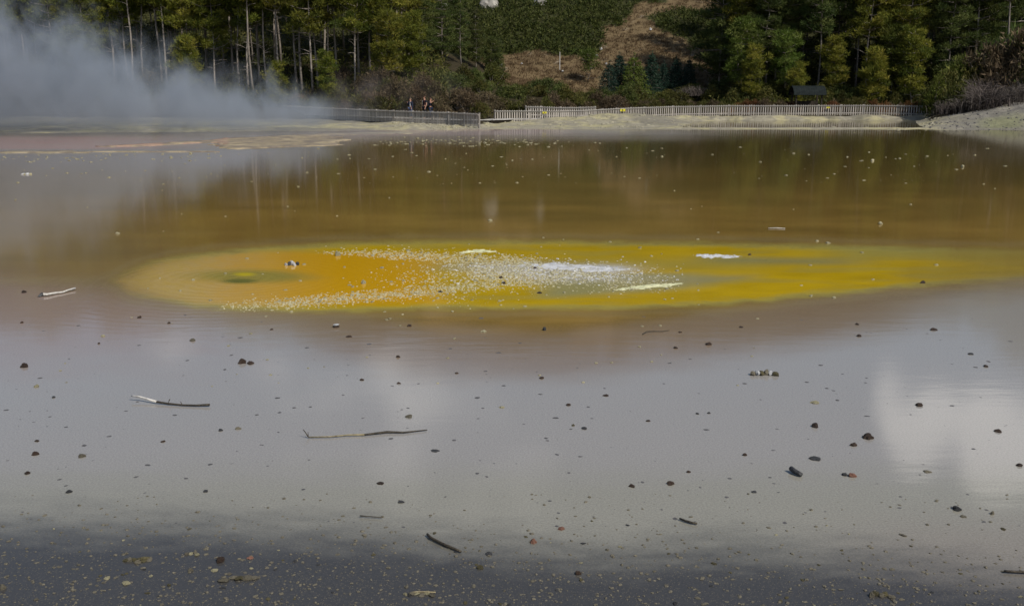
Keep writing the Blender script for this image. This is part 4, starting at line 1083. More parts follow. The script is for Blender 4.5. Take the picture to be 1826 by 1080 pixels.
stick('short_stick', [(1790, 1021), (1805, 1022), (1826, 1023), (1850, 1025)], [.011, .012, .013, .012], M_STICK, 'dark stick running out of the right picture edge', 'stick')
stick('pale_twig', [(642, 922), (655, 923), (668, 924), (682, 925)], [.007, .005, .005, .006], M_STICK, 'small straight twig at the left edge of dark shallows', 'stick')
stick('pale_twig', [(733, 1059), (745, 1058), (760, 1058), (777, 1059)], [.006, .007, .007, .006], M_STICK_T, 'pale straight twig at the bottom middle', 'stick')
stick('pale_twig', [(1370, 408), (1385, 407.5), (1400, 408.5)], [.012, .014, .01], M_STICK_L, 'pale twig floating in brown water above the right palette', 'stick')
stick('bark_strip', [(245, 1000), (256, 998), (267, 997)], [.012, .016, .01], M_OLIVE, 'curled olive bark strip left of the largest dark stone', 'bark')

# ------------------------------------------------------------------ crumbs, pebbles and grit
def drift_density(px, py):
    px = np.asarray(px, float); py = np.asarray(py, float)
    def band(p, w):
        X = [q[0] for q in p]; Y = [q[1] for q in p]
        e = np.exp(-((py - np.interp(px, X, Y)) / w) ** 2)
        return e * ((px > X[0] - 5) & (px < X[-1] + 5))
    d = .8 * band([(560, 449), (650, 452), (760, 457), (860, 464), (960, 472)], 4 + 6 * sm(560, 900, px)) * sm(540, 700, px)
    d = np.maximum(d, 1.0 * np.exp(-((px - 905) / 75.0) ** 2 - ((py - 490) / 19.0) ** 2))
    d = np.maximum(d, .85 * np.exp(-((px - 1010) / 95.0) ** 2 - ((py - 492) / 11.0) ** 2))
    d = np.maximum(d, .8 * band([(390, 548), (500, 541), (600, 533), (720, 523), (860, 508), (1000, 498)], 8) * sm(350, 560, px))
    d = np.maximum(d, .3 * np.exp(-((px - 1110) / 70.0) ** 2 - ((py - 507) / 12.0) ** 2))
    d = np.maximum(d, .2 * np.exp(-((px - 780) / 90.0) ** 2 - ((py - 505) / 26.0) ** 2))
    d = d * (.35 + 1.1 * fbm(px / 14, py / 3.5, 131))
    return np.clip(d, 0, 1)


def sample(fn, n, x0, x1, y0, y1, rn):
    out = []
    while len(out) < n:
        a = rn.uniform(x0, x1, 4000); b = rn.uniform(y0, y1, 4000)
        k = rn.random(4000) < fn(a, b)
        out += list(zip(a[k], b[k]))
    return out[:n]


def lump_cloud(name, pts, wpx, mat, seed, flat=.5, grow=2.0):
    """many small lumps lying on the pool, as one mesh"""
    rn = np.random.default_rng(seed)
    base = []
    for m_ in LOW:
        v = np.empty(len(m_.vertices) * 3); m_.vertices.foreach_get('co', v)
        f = np.empty(len(m_.polygons) * 3, np.int32); m_.polygons.foreach_get('vertices', f)
        base.append((v.reshape(-1, 3), f.reshape(-1, 3)))
    Vs, Fs, n0 = [], [], 0
    for px, py in pts:
        x_, y_, _ = on_z(px, py); s = y_ / CP / F_PX
        w = wpx * s * (.35 + grow * rn.random() ** 4) * .5
        v, f = base[rn.integers(len(base))]
        an = rn.uniform(0, 6.28); ca, sa = math.cos(an), math.sin(an)
        q = v * np.array([w * rn.uniform(.8, 1.4), w * rn.uniform(.7, 1.1), w * flat * rn.uniform(.5, 1.2)])
        q = np.stack([q[:, 0] * ca - q[:, 1] * sa + x_, q[:, 0] * sa + q[:, 1] * ca + y_, q[:, 2] + w * flat * .15], -1)
        Vs.append(q); Fs.append(f + n0); n0 += len(q)
    o = link(name, np_mesh(name, np.concatenate(Vs), np.concatenate(Fs)), mat)
    return o


rn = np.random.default_rng(77)
big = sample(drift_density, 150, 380, 1200, 440, 560, rn)
for i, (px, py) in enumerate(big):
    x, y, _ = on_z(px, py); s = y / CP / F_PX; w = rn.uniform(3.2, 7) * s * .5
    put_mesh('crumb', CRUMB[i % 5], M_PALE, (x, y, w * .12), (w, w * .9, w * rn.uniform(.35, .7)), rn.uniform(0, 6.28), 'pale sulphur crumb floating in the dense drift across the orange and yellow water', 'crumb', 'crumbs in the dense drift')


def open_pal(px, py):
    ty_ = np.interp(px, TOPX, TOPY); by2 = np.interp(px, BOTX, BOTY)
    return (.9 * ((py > ty_ - 6) & (py < by2 + 10)) * (1 - drift_density(px, py)) * (.4 + .6 * sm(1500, 1100, px)))


for i, (px, py) in enumerate(sample(open_pal, 70, 200, 1700, 425, 570, rn)):
    x, y, _ = on_z(px, py); s = y / CP / F_PX; w = rn.uniform(3.2, 8) * s * .5
    put_mesh('crumb', CRUMB[i % 5], M_PALE, (x, y, w * .12), (w, w * .9, w * rn.uniform(.3, .6)), rn.uniform(0, 6.28), 'pale crumb scattered alone on the yellow palette outside the dense drift', 'crumb', 'crumbs scattered on the palette')
for i in range(38):
    px, py = rn.uniform(0, 1826), 300 + 125 * rn.random() ** .8 if i < 22 else rn.uniform(272, 300)
    x, y, _ = on_z(px, py); s = y / CP / F_PX; w = rn.uniform(2.5, 5) * s * .5
    put_mesh('crumb', CRUMB[i % 5], M_PALE, (x, y, w * .12), (w, w * .9, w * .5), rn.uniform(0, 6.28), 'pale crumb floating far out on the brown water beyond the palette', 'crumb', 'crumbs on the far brown water')
for i in range(34):
    px, py = rn.uniform(100, 1400), 565 + 130 * rn.random() ** 1.3
    x, y, _ = on_z(px, py); s = y / CP / F_PX; w = rn.uniform(3, 7) * s * .5
    put_mesh('pebble', CRUMB[i % 5], M_PALE, (x, y, w * .1), (w, w * .9, w * .4), rn.uniform(0, 6.28), 'little pale pebble in the grey water just below the palette', 'pebble', 'pale pebbles below the palette')
for i in range(100):
    px, py = rn.uniform(0, 1826), 925 + 155 * rn.random() ** .75
    x, y, _ = on_z(px, py); s = y / CP / F_PX; w = rn.uniform(4, 10) * s * .5; mt = (M_TAN, M_OLIVE, M_PALE, M_OLIVE, M_TAN, M_STONE_G)[i % 6]
    put_mesh('pebble', ROCKS[i % 7], mt, (x, y, w * .08), (w * rn.uniform(.8, 1.4), w * .8, w * rn.uniform(.3, .6)), rn.uniform(0, 6.28),
             ('olive' if mt is M_OLIVE else 'dark' if mt is M_STONE_G else 'cream' if mt is M_PALE else 'tan') + ' pebble among the gravel of the dark shallows nearest the camera', 'pebble', 'pebbles in the dark shallows')

o = lump_cloud('sulphur_crumbs', sample(drift_density, 14000, 360, 1220, 436, 562, rn), 2.4, M_PALE, 1)
tag(o, 'countless fine pale crumbs in the drift across the palette', 'crumbs', kind='stuff')


def film_fn(px, py):
    return np.clip(np.exp(-((px - 960) / 120.0) ** 2 - ((py - 480) / 11.0) ** 2) + .7 * np.exp(-((px - 1030) / 120.0) ** 2 - ((py - 494) / 8.0) ** 2), 0, 1) * (.4 + fbm(px / 18, py / 4, 137))


o = lump_cloud('mineral_crumbs', sample(film_fn, 2600, 760, 1220, 450, 520, rn), 2.6, M_WHITE, 9, .4)
tag(o, 'greyish white crumbs thickening around the long white shoal', 'crumbs', kind='stuff')


def rim_fn(px, py):
    d1 = np.exp(-((py - 252 - 4 * vnoise(px / 60, px * 0, 3)) / 6.0) ** 2) * sm(640, 720, px) * (1 - sm(900, 1080, px))
    d2 = np.exp(-((py - 280) / 9.0) ** 2) * (1 - sm(300, 420, px)) * .5
    d3 = np.exp(-((py - 236) / 1.6) ** 2) * sm(1490, 1540, px) * (1 - sm(1610, 1650, px))
    d4 = .03 * ((py > 262) & (py < 330))
    return np.clip(np.maximum(np.maximum(d1, d2), np.maximum(d3, d4)), 0, 1) * .8


o = lump_cloud('floating_scum', sample(rim_fn, 900, 0, 1826, 232, 330, rn), 3.2, M_PALE, 2, .35)
tag(o, 'speckled pale scum floating along the far shallows', 'scum', kind='stuff')


def grit_fn(px, py):
    dkl = np.interp(px, [0, 450, 950, 1300, 1826], [930, 935, 965, 965, 1010])
    return np.clip(.12 + .9 * sm(-60, 130, py - dkl), 0, 1) * (.25 + 1.1 * fbm(px / 60, py / 18, 141) ** 1.5)


o = lump_cloud('gravel', sample(grit_fn, 6000, -60, 1890, 880, 1110, rn), 3.3, M_TAN, 3, .5, 2.4)
tag(o, 'fine tan gravel scattered over the dark shallows', 'gravel', kind='stuff')
o = lump_cloud('silt_flecks', [(rn.uniform(-40, 1870), 560 + 380 * rn.random() ** .9) for _ in range(520)], 6.0, M_FLECK, 4, .10, 1.4)
tag(o, 'dark flecks of grit lying in the milky grey water', 'flecks', kind='stuff')

# ------------------------------------------------------------------ fences
picket_mb = MB()
pw, pt, ph = .095, .022, 1.0
picket_mb.v = [(-pw / 2, -pt / 2, 0), (pw / 2, -pt / 2, 0), (pw / 2, pt / 2, 0), (-pw / 2, pt / 2, 0), (-pw / 2, -pt / 2, ph - .07), (pw / 2, -pt / 2, ph - .07), (pw / 2, pt / 2, ph - .07), (-pw / 2, pt / 2, ph - .07), (0, -pt / 2, ph), (0, pt / 2, ph)]
picket_mb.f = [(3, 2, 1, 0), (0, 1, 5, 8, 4), (2, 3, 7, 9, 6), (1, 2, 6, 9, 8, 5), (3, 0, 4, 8, 9, 7)]
PICKET = picket_mb.mesh('picket'); PICKET.materials.append(M_WOOD)
post_mb = MB(); post_mb.box((0, 0, .5), (.12, .12, 1.16)); post_mb.box((0, 0, 1.09), (.15, .15, .03)); POST = post_mb.mesh('post'); POST.materials.append(M_WOOD)


def fence(pts, zs, spacing, label, dz=0.0, post_every=2.4):
    """pts: (picture column, distance); zs: height of the picket foot at each"""
    P = [Vector((x_at(px, d, 1.0), d, z + dz)) for (px, d), z in zip(pts, zs)]
    o = empty('picket_fence', P[0]); tag(o, label, 'fence')
    carry = 0.0
    r = random.Random(len(pts))
    for a, b in zip(P[:-1], P[1:]):
        v = b - a; hl = Vector((v.x, v.y, 0)).length; rz = math.atan2(v.y, v.x); d = v / hl
        nrm = Vector((math.sin(rz), -math.cos(rz), 0))
        s = carry
        while s < hl:
            p = a + d * s + nrm * .035
            c_ = bpy.data.objects.new('picket', PICKET); COL.objects.link(c_); c_.parent = o
            c_.location = p - P[0] + Vector((0, 0, r.uniform(-.012, .012))); c_.rotation_euler = (0, r.uniform(-.012, .012), rz)
            s += spacing
        carry = s - hl
        n_ = max(1, round(hl / post_every))
        for k in range(n_ + (b is P[-1])):
            c_ = bpy.data.objects.new('post', POST); COL.objects.link(c_); c_.parent = o
            c_.location = a + v * (k / n_) - P[0] + nrm * -.085 + Vector((0, 0, -.1)); c_.rotation_euler = (0, 0, rz)
        mid = (a + b) / 2 - P[0]
        tl = -math.asin(max(-1, min(1, v.z / v.length)))
        for hgt, sx_, name, off in ((.20, .05, 'rail', 0), (.86, .05, 'rail', 0), (.905, .12, 'cap_rail', .03)):
            m_ = MB(); m_.box((0, 0, 0), (v.length + .02, sx_, .035 if name == 'cap_rail' else .09))
            c_ = link(name, m_.mesh(name), M_RAIL if name == 'cap_rail' else M_WOOD, o)
            c_.location = mid + nrm * (0 if name == 'rail' else .055) + Vector((0, 0, hgt)); c_.rotation_euler = (0, tl, rz)
    return o


LF = [(500, 97), (570, 90), (640, 85.0), (700, 81.5), (770, 79.2), (797, 78.4), (826, 77.2), (853, 76.2)]
fence(LF, [.32, .30, .28, .27, .24, .23, .20, .18], .15, 'grey picket fence running out of the steam in front of the people')
RF = [(883, 84.5), (945, 86), (1000, 87.5), (1050, 89.5), (1100, 92), (1150, 94.5), (1200, 96), (1300, 97), (1420, 97), (1540, 97.5), (1600, 97), (1665, 95.5)]
fence(RF, [.20, .16, .10, .12, .20, .24, .30, .36, .36, .38, .36, .34], .225, 'long grey picket fence running right along the far shore')
fence([(938, 90.5), (965, 91), (1000, 91.6), (1035, 93), (1062, 94.5)], [.42, .38, .30, .28, .28], .225, 'short grey picket fence on the far side of the walkway')
for i, (px, d, z, lb) in enumerate(((1110, 92.35, .98, 'bright yellow warning plate on the long fence above the sinter heap'), (971, 86.6, .92, 'small yellow plate near the left end of the long fence'), (1476, 97.1, 1.1, 'faint yellow plate on the long fence right of the shelter'))):
    s = (1.0, .7, .6)[i]
    o = empty('warning_sign', (x_at(px, d, 1), d - .12, z)); tag(o, lb, 'sign')
    m_ = MB(); m_.box((0, 0, 0), (.5 * s, .02, .22 * s)); link('plate', m_.mesh('plate'), M_YELLOW, o)
    m_ = MB(); m_.box((0, -.014, 0), (.09 * s, .004, .13 * s)); link('symbol', m_.mesh('symbol'), M_INK, o)

# walkway boards between the two fences
o = empty('boardwalk', (0, 0, 0)); tag(o, 'pale timber boardwalk seen through the gap between the fences', 'boardwalk')
path = [(560, 92.2, .62), (640, 87.0, .62), (700, 83.0, .62), (770, 81.2, .58), (826, 80.6, .54), (860, 82.0, .48), (900, 86.0, .40), (945, 88.3, .34), (1000, 90.0, .30)]
PP = [Vector((x_at(a, b, .5), b, z)) for a, b, z in path]
pl = MB(); pl.box((0, 0, 0), (.19, 2.0, .045)); PLANK = pl.mesh('plank'); PLANK.materials.append(M_DECK)
for a, b in zip(PP[:-1], PP[1:]):
    v = b - a; n_ = int(v.length / .2); rz = math.atan2(v.y, v.x)
    for k in range(n_):
        c_ = bpy.data.objects.new('plank', PLANK); COL.objects.link(c_); c_.parent = o
        c_.location = a + v * ((k + .5) / n_) + Vector((0, 0, random.uniform(-.006, .006))); c_.rotation_euler = (0, 0, rz)
    for sd in (-.8, .8):
        m_ = MB(); m_.box((0, 0, 0), (v.length, .09, .2)); c_ = link('joist', m_.mesh('joist'), M_POST, o)
        c_.location = (a + b) / 2 + Vector((-math.sin(rz) * sd, math.cos(rz) * sd, -.13)); c_.rotation_euler = (0, -math.asin(v.z / v.length), rz)

# ------------------------------------------------------------------ shelter
d = 99.6; x = x_at(1439.5, d, 2.4); z = ground1(x, d)
o = empty('shelter', (x, d, z)); tag(o, 'small open shelter with a dark curved roof behind the fence', 'shelter')
W = 3.0
top_z = 3.4 - (153 - HOR) * d / F_PX - z; eave = 3.4 - (168 - HOR) * d / F_PX - z
prof = [(-1.05, eave), (-.95, eave + .28), (-.72, eave + .54), (-.40, eave + .74), (0, top_z), (.40, eave + .74), (.72, eave + .54), (.95, eave + .28), (1.05, eave)]
nseg = 26; V = []; Fq = []
for s_, th in ((0, 0.0), (1, -.05)):
    for i in range(nseg + 1):
        xx = -W / 2 - .08 + (W + .16) * i / nseg; rb = .016 * (i % 2)
        for (yy, zz_) in prof:
            V.append((xx, yy, zz_ + rb + th))
n1 = len(prof); blk = (nseg + 1) * n1
for i in range(nseg):
    for j in range(n1 - 1):
        q = i * n1 + j; Fq.append((q, q + n1, q + n1 + 1, q + 1)); q += blk; Fq.append((q, q + 1, q + n1 + 1, q + n1))
for i in range(nseg):
    for j in (0, n1 - 1):
        q = i * n1 + j; Fq.append((q, q + blk, q + n1 + blk, q + n1))
for j in range(n1 - 1):
    for i in (0, nseg):
        q = i * n1 + j; Fq.append((q, q + 1, q + 1 + blk, q + blk))
m_ = bpy.data.meshes.new('roof'); m_.from_pydata(V, [], Fq); m_.update(); roof = link('roof', m_, M_SHED, o)
for sx_ in (-1.25, 1.22):
    for sy_ in (-.75, .75):
        m_ = MB(); m_.box((sx_, sy_, eave / 2 + .05), (.13, .13, eave + .1)); link('post', m_.mesh('post'), M_POST, o)
for sy_ in (-.75, .75):
    m_ = MB(); m_.box((0, sy_, eave + .12), (W - .1, .09, .15)); link('beam', m_.mesh('beam'), M_POST, o)
m_ = MB(); m_.box((0, .75, eave * .42), (2.3, .05, eave * .5)); link('back_panel', m_.mesh('back_panel'), M_POST, o)
for k in (0, 1):
    m_ = MB(); m_.box((-.55 + k * 1.1, .0, .45), (.9, .32, .05)); m_.box((-.55 + k * 1.1, .0, .22), (.08, .28, .42)); link('bench', m_.mesh('bench'), M_POST, o)


# ------------------------------------------------------------------ people
def skin(name, verts, edges, rad, mat, parent, sub=1):
    me = bpy.data.meshes.new(name); me.from_pydata(verts, edges, []); me.update()
    o_ = bpy.data.objects.new(name, me); COL.objects.link(o_)
    sk = o_.modifiers.new('skin', 'SKIN'); sk.use_smooth_shade = True
    if not me.skin_vertices:
        bm = bmesh.new(); bm.from_mesh(me); bm.verts.layers.skin.verify(); bm.to_mesh(me); bm.free()
    for i, r in enumerate(rad):
        me.skin_vertices[0].data[i].radius = (r, r) if not isinstance(r, tuple) else r
        me.skin_vertices[0].data[i].use_root = (i == 0)
    if sub:
        ss = o_.modifiers.new('sub', 'SUBSURF'); ss.levels = sub; ss.render_levels = sub
    bpy.context.view_layer.update()
    dg_ = bpy.context.evaluated_depsgraph_get()
    m2 = bpy.data.meshes.new_from_object(o_.evaluated_get(dg_))
    m2.name = name
    bpy.data.objects.remove(o_)
    m2.materials.clear()
    return link(name, m2, mat, parent)


def cloth(name, a, b):
    return noise_mat(name, a, b, 12, .9, .15)


M_SKIN = noise_mat('bare_skin', (0.36, 0.19, 0.13), (0.46, 0.26, 0.18), 20, .6, .3)  # mottled tone of bare skin
M_HAIR = noise_mat('brown_hair', (0.05, 0.025, 0.015), (0.11, 0.055, 0.03), 30, .6, .3)
M_HAIRF = noise_mat('light_brown_hair', (0.12, 0.08, 0.05), (0.2, 0.14, 0.09), 30, .6, .3)
M_BLACKT = cloth('black_cotton', (.012, .013, .016), (.022, .024, .03))
M_NAVY = cloth('navy_cloth', (.014, .018, .035), (.028, .034, .06))
M_JEANS = cloth('blue_denim', (.05, .08, .16), (.08, .12, .22))
M_RED = cloth('dark_red_strap', (.10, .015, .015), (.14, .03, .03))
M_WHITEC = cloth('white_cloth', (.6, .6, .6), (.7, .7, .7))


def person(px, d, head_py, rz, arms, mats, label, hair, extra=None):
    """arms: for the left and the right arm (elbow, wrist) relative to the shoulder; built 1.76 m tall, facing -Y before turning"""
    ztop = CAM_H - (head_py - HOR) * d / F_PX
    deck = float(np.interp(px, [p[0] for p in path], [p[2] for p in path])) + .03
    k = (ztop - deck) / 1.76
    o_ = empty('person', (x_at(px, d, 1.5), d, deck), rz); o_.scale = (k, k, k); tag(o_, label, 'person', 'people on the boardwalk')
    sh, sht, tro, skn, hr = mats
    V = [(0, 0, .98), (0, .01, 1.15), (0, .02, 1.34), (0, .02, 1.46), (0, 0, 1.54), (0, -.02, 1.62), (0, -.01, 1.70)]
    E = [(0, 1), (1, 2), (2, 3), (3, 4), (4, 5), (5, 6)]
    R_ = [(.15, .11), (.135, .10), (.165, .11), (.09, .08), (.055, .055), (.078, .095), (.07, .08)]
    for s_ in (-1, 1):
        b_ = len(V)
        V += [(s_ * .1, 0, .90), (s_ * .11, -.01, .50), (s_ * .11, .02, .09), (s_ * .12, -.12, .04)]; E += [(0, b_), (b_, b_ + 1), (b_ + 1, b_ + 2), (b_ + 2, b_ + 3)]; R_ += [.085, .06, .042, .035]
    arm_idx = []
    for s_, (el, wr_) in zip((-1, 1), arms):
        b_ = len(V); shp = Vector((s_ * .19, .02, 1.41))
        e_ = shp + Vector(el); w_ = shp + Vector(wr_); h_ = w_ + (w_ - e_).normalized() * .10
        V += [shp[:], e_[:], w_[:], h_[:]]; E += [(2, b_), (b_, b_ + 1), (b_ + 1, b_ + 2), (b_ + 2, b_ + 3)]; R_ += [.058, .044, .032, .034]
        arm_idx.append(b_)
        # five fingers
    body = skin('body', V, E, R_, skn, o_, 1)
    for b_ in arm_idx:
        w_, h_ = Vector(V[b_ + 2]), Vector(V[b_ + 3]); dr = (h_ - w_).normalized(); sdv = dr.cross(Vector((0, 0, 1)) if abs(dr.z) < .8 else Vector((1, 0, 0))).normalized()
        mb_ = MB()
        for fi in range(5):
            off = (fi - 1.8) * .019 if fi < 4 else -.05; ln = (.062, .072, .068, .052, .045)[fi]; st = h_ - dr * (.02 if fi < 4 else .05) + sdv * off
            curl = sdv.cross(dr) * .02
            mb_.tube([st, st + dr * ln * .6 + (sdv * -.02 if fi == 4 else sdv * 0), st + dr * ln + curl], [.010, .009, .007], 6)
        link('fingers', mb_.mesh('fingers', True), skn, o_)
    # face: nose, eyes, ears
    mb_ = MB(); mb_.tube([(0, -.105, 1.645), (0, -.13, 1.62), (0, -.105, 1.605)], [.008, .014, .008], 6)
    for s_ in (-1, 1):
        mb_.tube([(s_ * .078, -.01, 1.66), (s_ * .092, 0, 1.635), (s_ * .078, -.01, 1.60)], [.008, .016, .008], 6)
    mb_.tube([(-.025, -.105, 1.578), (0, -.112, 1.576), (.025, -.105, 1.578)], [.005, .007, .005], 5)
    link('face', mb_.mesh('face', True), skn, o_)
    me_ = MB()
    for s_ in (-1, 1):
        me_.tube([(s_ * .045, -.092, 1.648), (s_ * .02, -.1, 1.648)], [.009, .009], 6)
    link('eyes', me_.mesh('eyes', True), M_INK, o_)
    # hair
    bm = bmesh.new(); bmesh.ops.create_icosphere(bm, subdivisions=3, radius=1)
    for v in bm.verts:
        n_ = .06 * math.sin(v.co.x * 9 + v.co.z * 7) * math.cos(v.co.y * 8)
        v.co = Vector((v.co.x * .098 * (1 + n_), v.co.y * .116 * (1 + n_) + .012, v.co.z * .105 * (1 + n_) + 1.675))
        if v.co.y < -.02 and v.co.z < 1.69:
            v.co.y = -.02; v.co.z = max(v.co.z, 1.66)
        if v.co.z < 1.62 and hair == 'short':
            v.co.z = 1.62
    mh_ = bpy.data.meshes.new('hair'); bm.to_mesh(mh_); bm.free(); mh_.polygons.foreach_set('use_smooth', [True] * len(mh_.polygons)); link('hair', mh_, hr, o_)
    # clothes
    Vs, Es, Rs = [V[0][:2] + (.93,), V[1], V[2], (0, .02, 1.45)], [(0, 1), (1, 2), (2, 3)], [(.168, .128), (.155, .12), (.185, .13), (.10, .09)]
    long_ = sht == 'long'
    for b_ in arm_idx:
        q = len(Vs); Vs += [V[b_], tuple(Vector(V[b_]).lerp(Vector(V[b_ + 1]), 1.0 if long_ else .62))]; Es += [(2, q), (q, q + 1)]; Rs += [.073, .060]
        if long_:
            Vs.append(V[b_ + 2]); Es.append((q + 1, q + 2)); Rs.append(.045)
    skin('shirt', Vs, Es, Rs, sh, o_, 1)
    Vt, Et, Rt = [(0, 0, .97)], [], [(.165, .125)]
    for s_ in (-1, 1):
        q = len(Vt); Vt += [(s_ * .1, 0, .88), (s_ * .11, -.01, .50), (s_ * .11, .02, .12)]; Et += [(0, q), (q, q + 1), (q + 1, q + 2)]; Rt += [.102, .078, .068]
    skin('trousers', Vt, Et, Rt, tro, o_, 1)
    if extra:
        extra(o_, V, arm_idx)
    return o_


def camera_in_hands(o_, V, arms_):
    a = (Vector(V[arms_[0] + 3]) + Vector(V[arms_[1] + 3])) / 2
    c_ = empty('camera', (0, 0, 0)); c_.location = o_.matrix_basis @ (a + Vector((0, -.06, .02))); c_.rotation_euler = o_.rotation_euler
    tag(c_, 'small black camera held up by the rearmost person', 'camera')
    m_ = MB(); m_.box((0, 0, 0), (.16, .06, .10)); m_.box((0, 0, .06), (.06, .05, .035)); link('camera_body', m_.mesh('camera_body'), M_BLACKT, c_)
    m_ = MB(); m_.tube([(0, -.03, 0), (0, -.11, 0)], [.038, .036], 12); link('lens', m_.mesh('lens', True), M_BLACKT, c_)


def backpack(o_, V, arms_):
    b_ = empty('backpack', (0, 0, 0)); b_.location = o_.matrix_basis @ Vector((0, .2, 1.2)); b_.rotation_euler = o_.rotation_euler
    tag(b_, 'dark backpack with red trim worn by the bare armed person', 'backpack')
    m_ = MB(); m_.box((0, 0, 0), (.27, .14, .40)); m_.box((0, .09, -.07), (.2, .06, .2)); link('bag', m_.mesh('bag'), M_BLACKT, b_)
    for s_ in (-1, 1):
        m_ = MB(); m_.tube([(s_ * .1, -.05, .2), (s_ * .11, -.15, .27), (s_ * .12, -.31, .18), (s_ * .13, -.31, -.02), (s_ * .13, -.12, -.15)], [.018] * 5, 6); link('strap', m_.mesh('strap', True), M_RED if s_ > 0 else M_WHITEC, b_)


def white_bag(o_, V, arms_):
    b_ = empty('lanyard', (0, 0, 0)); b_.location = o_.matrix_basis @ Vector((.1, -.15, 1.2)); b_.rotation_euler = o_.rotation_euler
    tag(b_, 'white card hanging on the chest of the leftmost person', 'lanyard')
    m_ = MB(); m_.box((0, 0, -.05), (.09, .012, .2)); link('card', m_.mesh('card'), M_WHITEC, b_)
    m_ = MB(); m_.tube([(0, 0, .05), (-.04, .02, .2), (-.09, .13, .27)], [.007] * 3, 5); link('cord', m_.mesh('cord'), M_WHITEC, b_)


person(732, 81.4, 174.0, math.radians(-35), (((-.06, -.06, -.26), (.02, -.24, -.06)), ((.06, -.02, -.28), (.05, -.16, -.50))), (M_NAVY, 'long', M_JEANS, M_SKIN, M_HAIRF), 'person in a dark navy jacket raising a hand to the chin', 'short', white_bag)
person(757, 80.8, 170.6, math.radians(-55), (((-.05, -.04, -.28), (-.02, -.14, -.52)), ((.07, .02, -.29), (.05, -.10, -.55))), (M_BLACKT, 't', M_BLACKT, M_SKIN, M_HAIR), 'brown haired person in a black tee shirt with bare arms looking down', 'short', backpack)
person(768, 81.8, 173.6, math.radians(65), (((-.10, -.20, -.08), (.06, -.40, .10)), ((.10, -.20, -.08), (-.04, -.40, .10))), (M_NAVY, 't', M_JEANS, M_SKIN, M_HAIR), 'rearmost person holding a camera up with both hands', 'short', camera_in_hands)


# ------------------------------------------------------------------ steam
def steam(name, lo, hi, label, build, dens, color, step=.35):
    m_ = MB(); cx_ = [(a + b) / 2 for a, b in zip(lo, hi)]
    m_.box((0, 0, 0), [b - a for a, b in zip(lo, hi)])
    o_ = link(name, m_.mesh(name)); o_.location = cx_
    mat = bpy.data.materials.new(name); mat.use_nodes = True; nt = mat.node_tree; nt.nodes.clear()
    out = nt.nodes.new('ShaderNodeOutputMaterial'); pv = nt.nodes.new('ShaderNodeVolumePrincipled')
    pv.inputs['Color'].default_value = (*color, 1); pv.inputs['Anisotropy'].default_value = 0.15
    nt.links.new(pv.outputs[0], out.inputs['Volume'])
    tc_ = nt.nodes.new('ShaderNodeTexCoord'); ad_ = nt.nodes.new('ShaderNodeVectorMath'); ad_.operation = 'ADD'; ad_.inputs[1].default_value = cx_
    nt.links.new(tc_.outputs['Object'], ad_.inputs[0])
    val = build(nt, ad_.outputs[0])
    mu = nt.nodes.new('ShaderNodeMath'); mu.operation = 'MULTIPLY'; mu.inputs[1].default_value = dens
    nt.links.new(val, mu.inputs[0]); nt.links.new(mu.outputs[0], pv.inputs['Density'])
    try:
        mat.cycles.volume_step_rate = step
    except Exception:
        pass
    o_.data.materials.append(mat)
    return tag(o_, label, 'steam', kind='stuff')


def mathn(nt, op, a, b=None, clamp=False):
    n = nt.nodes.new('ShaderNodeMath'); n.operation = op; n.use_clamp = clamp
    for i, v in enumerate((a, b)):
        if v is None:
            continue
        if isinstance(v, (int, float)):
            n.inputs[i].default_value = v
        else:
            nt.links.new(v, n.inputs[i])
    return n.outputs[0]


def mrange(nt, v, a, b, c_, d_, smooth=True):
    n = nt.nodes.new('ShaderNodeMapRange'); n.interpolation_type = 'SMOOTHSTEP' if smooth else 'LINEAR'
    for i, q in zip((1, 2, 3, 4), (a, b, c_, d_)):
        n.inputs[i].default_value = q
    nt.links.new(v, n.inputs[0]); return n.outputs[0]


def nz_node(nt, vec, scale, detail, stretch, loc=(0, 0, 0), dist=0.4):
    m_ = nt.nodes.new('ShaderNodeMapping'); m_.inputs['Scale'].default_value = stretch; m_.inputs['Location'].default_value = loc
    nt.links.new(vec, m_.inputs[0]); n = nt.nodes.new('ShaderNodeTexNoise'); n.inputs['Scale'].default_value = scale; n.inputs['Detail'].default_value = detail; n.inputs['Roughness'].default_value = .55; n.inputs['Distortion'].default_value = dist
    nt.links.new(m_.outputs[0], n.inputs['Vector']); return n.outputs['Fac']


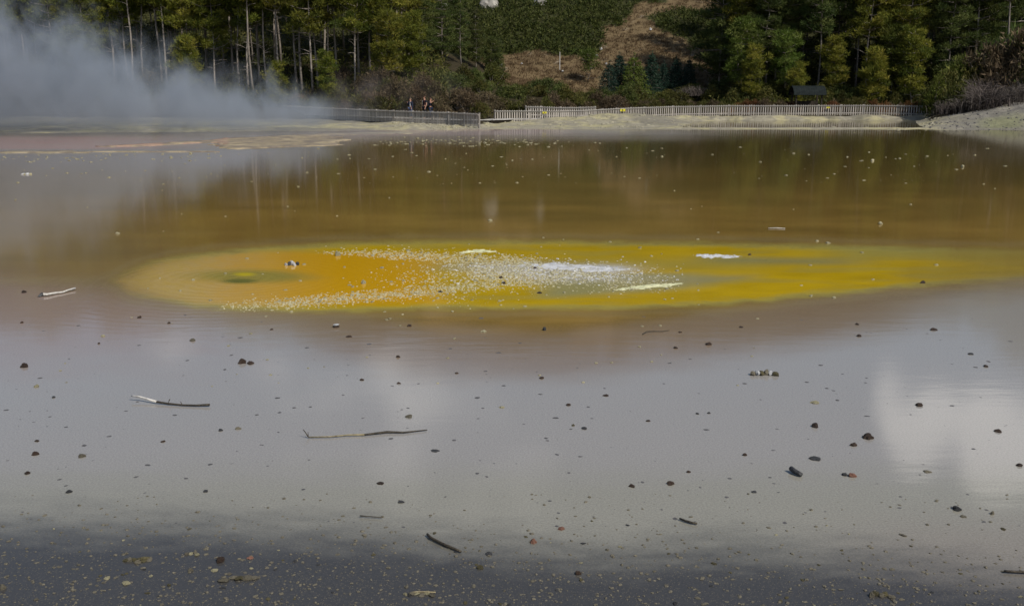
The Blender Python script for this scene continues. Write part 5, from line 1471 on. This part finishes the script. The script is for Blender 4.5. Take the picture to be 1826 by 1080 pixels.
def main_steam(nt, P):
    sp_ = nt.nodes.new('ShaderNodeSeparateXYZ'); nt.links.new(P, sp_.inputs[0]); X, Y, Z = sp_.outputs
    big_ = nz_node(nt, P, .17, 3, (1.1, .5, .75), (7, 3, 2), .9)
    sml = nz_node(nt, P, .55, 5, (1, .7, .7), (4, 2, 1), 1.0)
    top = mrange(nt, X, -40, -9.0, 8.6, .8, False)
    nzv = mathn(nt, 'ADD', mathn(nt, 'MULTIPLY', mathn(nt, 'SUBTRACT', big_, .5), 3.4), mathn(nt, 'MULTIPLY', mathn(nt, 'SUBTRACT', sml, .5), 1.7))
    # height of this point over the ragged top of the cloud
    over = mathn(nt, 'SUBTRACT', mathn(nt, 'DIVIDE', Z, top), mathn(nt, 'ADD', .75, nzv))
    den = mrange(nt, over, -.60, .35, 1.0, 0.0)
    den = mathn(nt, 'MULTIPLY', den, mrange(nt, X, -20, -10.0, 1, 0))
    den = mathn(nt, 'MULTIPLY', den, mrange(nt, Z, .1, 1.6, .25, 1))
    den = mathn(nt, 'MULTIPLY', den, mrange(nt, Y, 60.5, 74, 0, 1))
    den = mathn(nt, 'MULTIPLY', den, mrange(nt, Y, 79, 86, 1, 0))
    den = mathn(nt, 'MULTIPLY', den, mrange(nt, sml, .34, .66, .45, 1.35))
    return mathn(nt, 'MULTIPLY', den, mrange(nt, big_, .3, .7, .6, 1.3))


def wisp(nt, P):
    sp_ = nt.nodes.new('ShaderNodeSeparateXYZ'); nt.links.new(P, sp_.inputs[0]); X, Y, Z = sp_.outputs
    n1_ = nz_node(nt, P, .45, 4, (1, .7, .55), (2, 7, 3), .8)
    n2_ = mrange(nt, n1_, .44, .72, 0, 1)
    den = mathn(nt, 'MULTIPLY', n2_, mrange(nt, Z, .6, 5.2, 1, 0))
    den = mathn(nt, 'MULTIPLY', den, mrange(nt, X, -17, -13, 0, 1))
    den = mathn(nt, 'MULTIPLY', den, mrange(nt, X, -10, -2, 1, 0))
    return mathn(nt, 'MULTIPLY', den, mathn(nt, 'MULTIPLY', mrange(nt, Y, 82, 84, 0, 1), mrange(nt, Y, 87, 91, 1, 0)))


def low_mist(nt, P):
    sp_ = nt.nodes.new('ShaderNodeSeparateXYZ'); nt.links.new(P, sp_.inputs[0]); X, Y, Z = sp_.outputs
    n1_ = nz_node(nt, P, .3, 3, (.6, .6, 2.5), (1, 3, 3))
    den = mathn(nt, 'MULTIPLY', mrange(nt, n1_, .3, .7, .15, 1), mrange(nt, Z, .02, .5, 1, 0))
    den = mathn(nt, 'MULTIPLY', den, mathn(nt, 'MULTIPLY', mrange(nt, X, -17, -12, 0, 1), mrange(nt, X, 6, 17, 1, 0)))
    return mathn(nt, 'MULTIPLY', den, mathn(nt, 'MULTIPLY', mrange(nt, Y, 63.5, 66, 0, 1), mrange(nt, Y, 70, 73, 1, 0)))


steam('steam', (-72, 60, .03), (-7, 86.5, 13.5), 'thick blue grey steam bank drifting over the far left shore', main_steam, .27, (.53, .59, .67), .3)
steam('steam', (-17.5, 81.5, .75), (-1.5, 91.5, 5.4), 'thin steam wisp rising behind the left picket fence', wisp, .26, (.42, .38, .36), .4)
steam('steam', (-17.5, 63, .03), (17.5, 73.2, .55), 'low thin mist lying on the far water before the fence gap', low_mist, .30, (.52, .50, .50), .4)
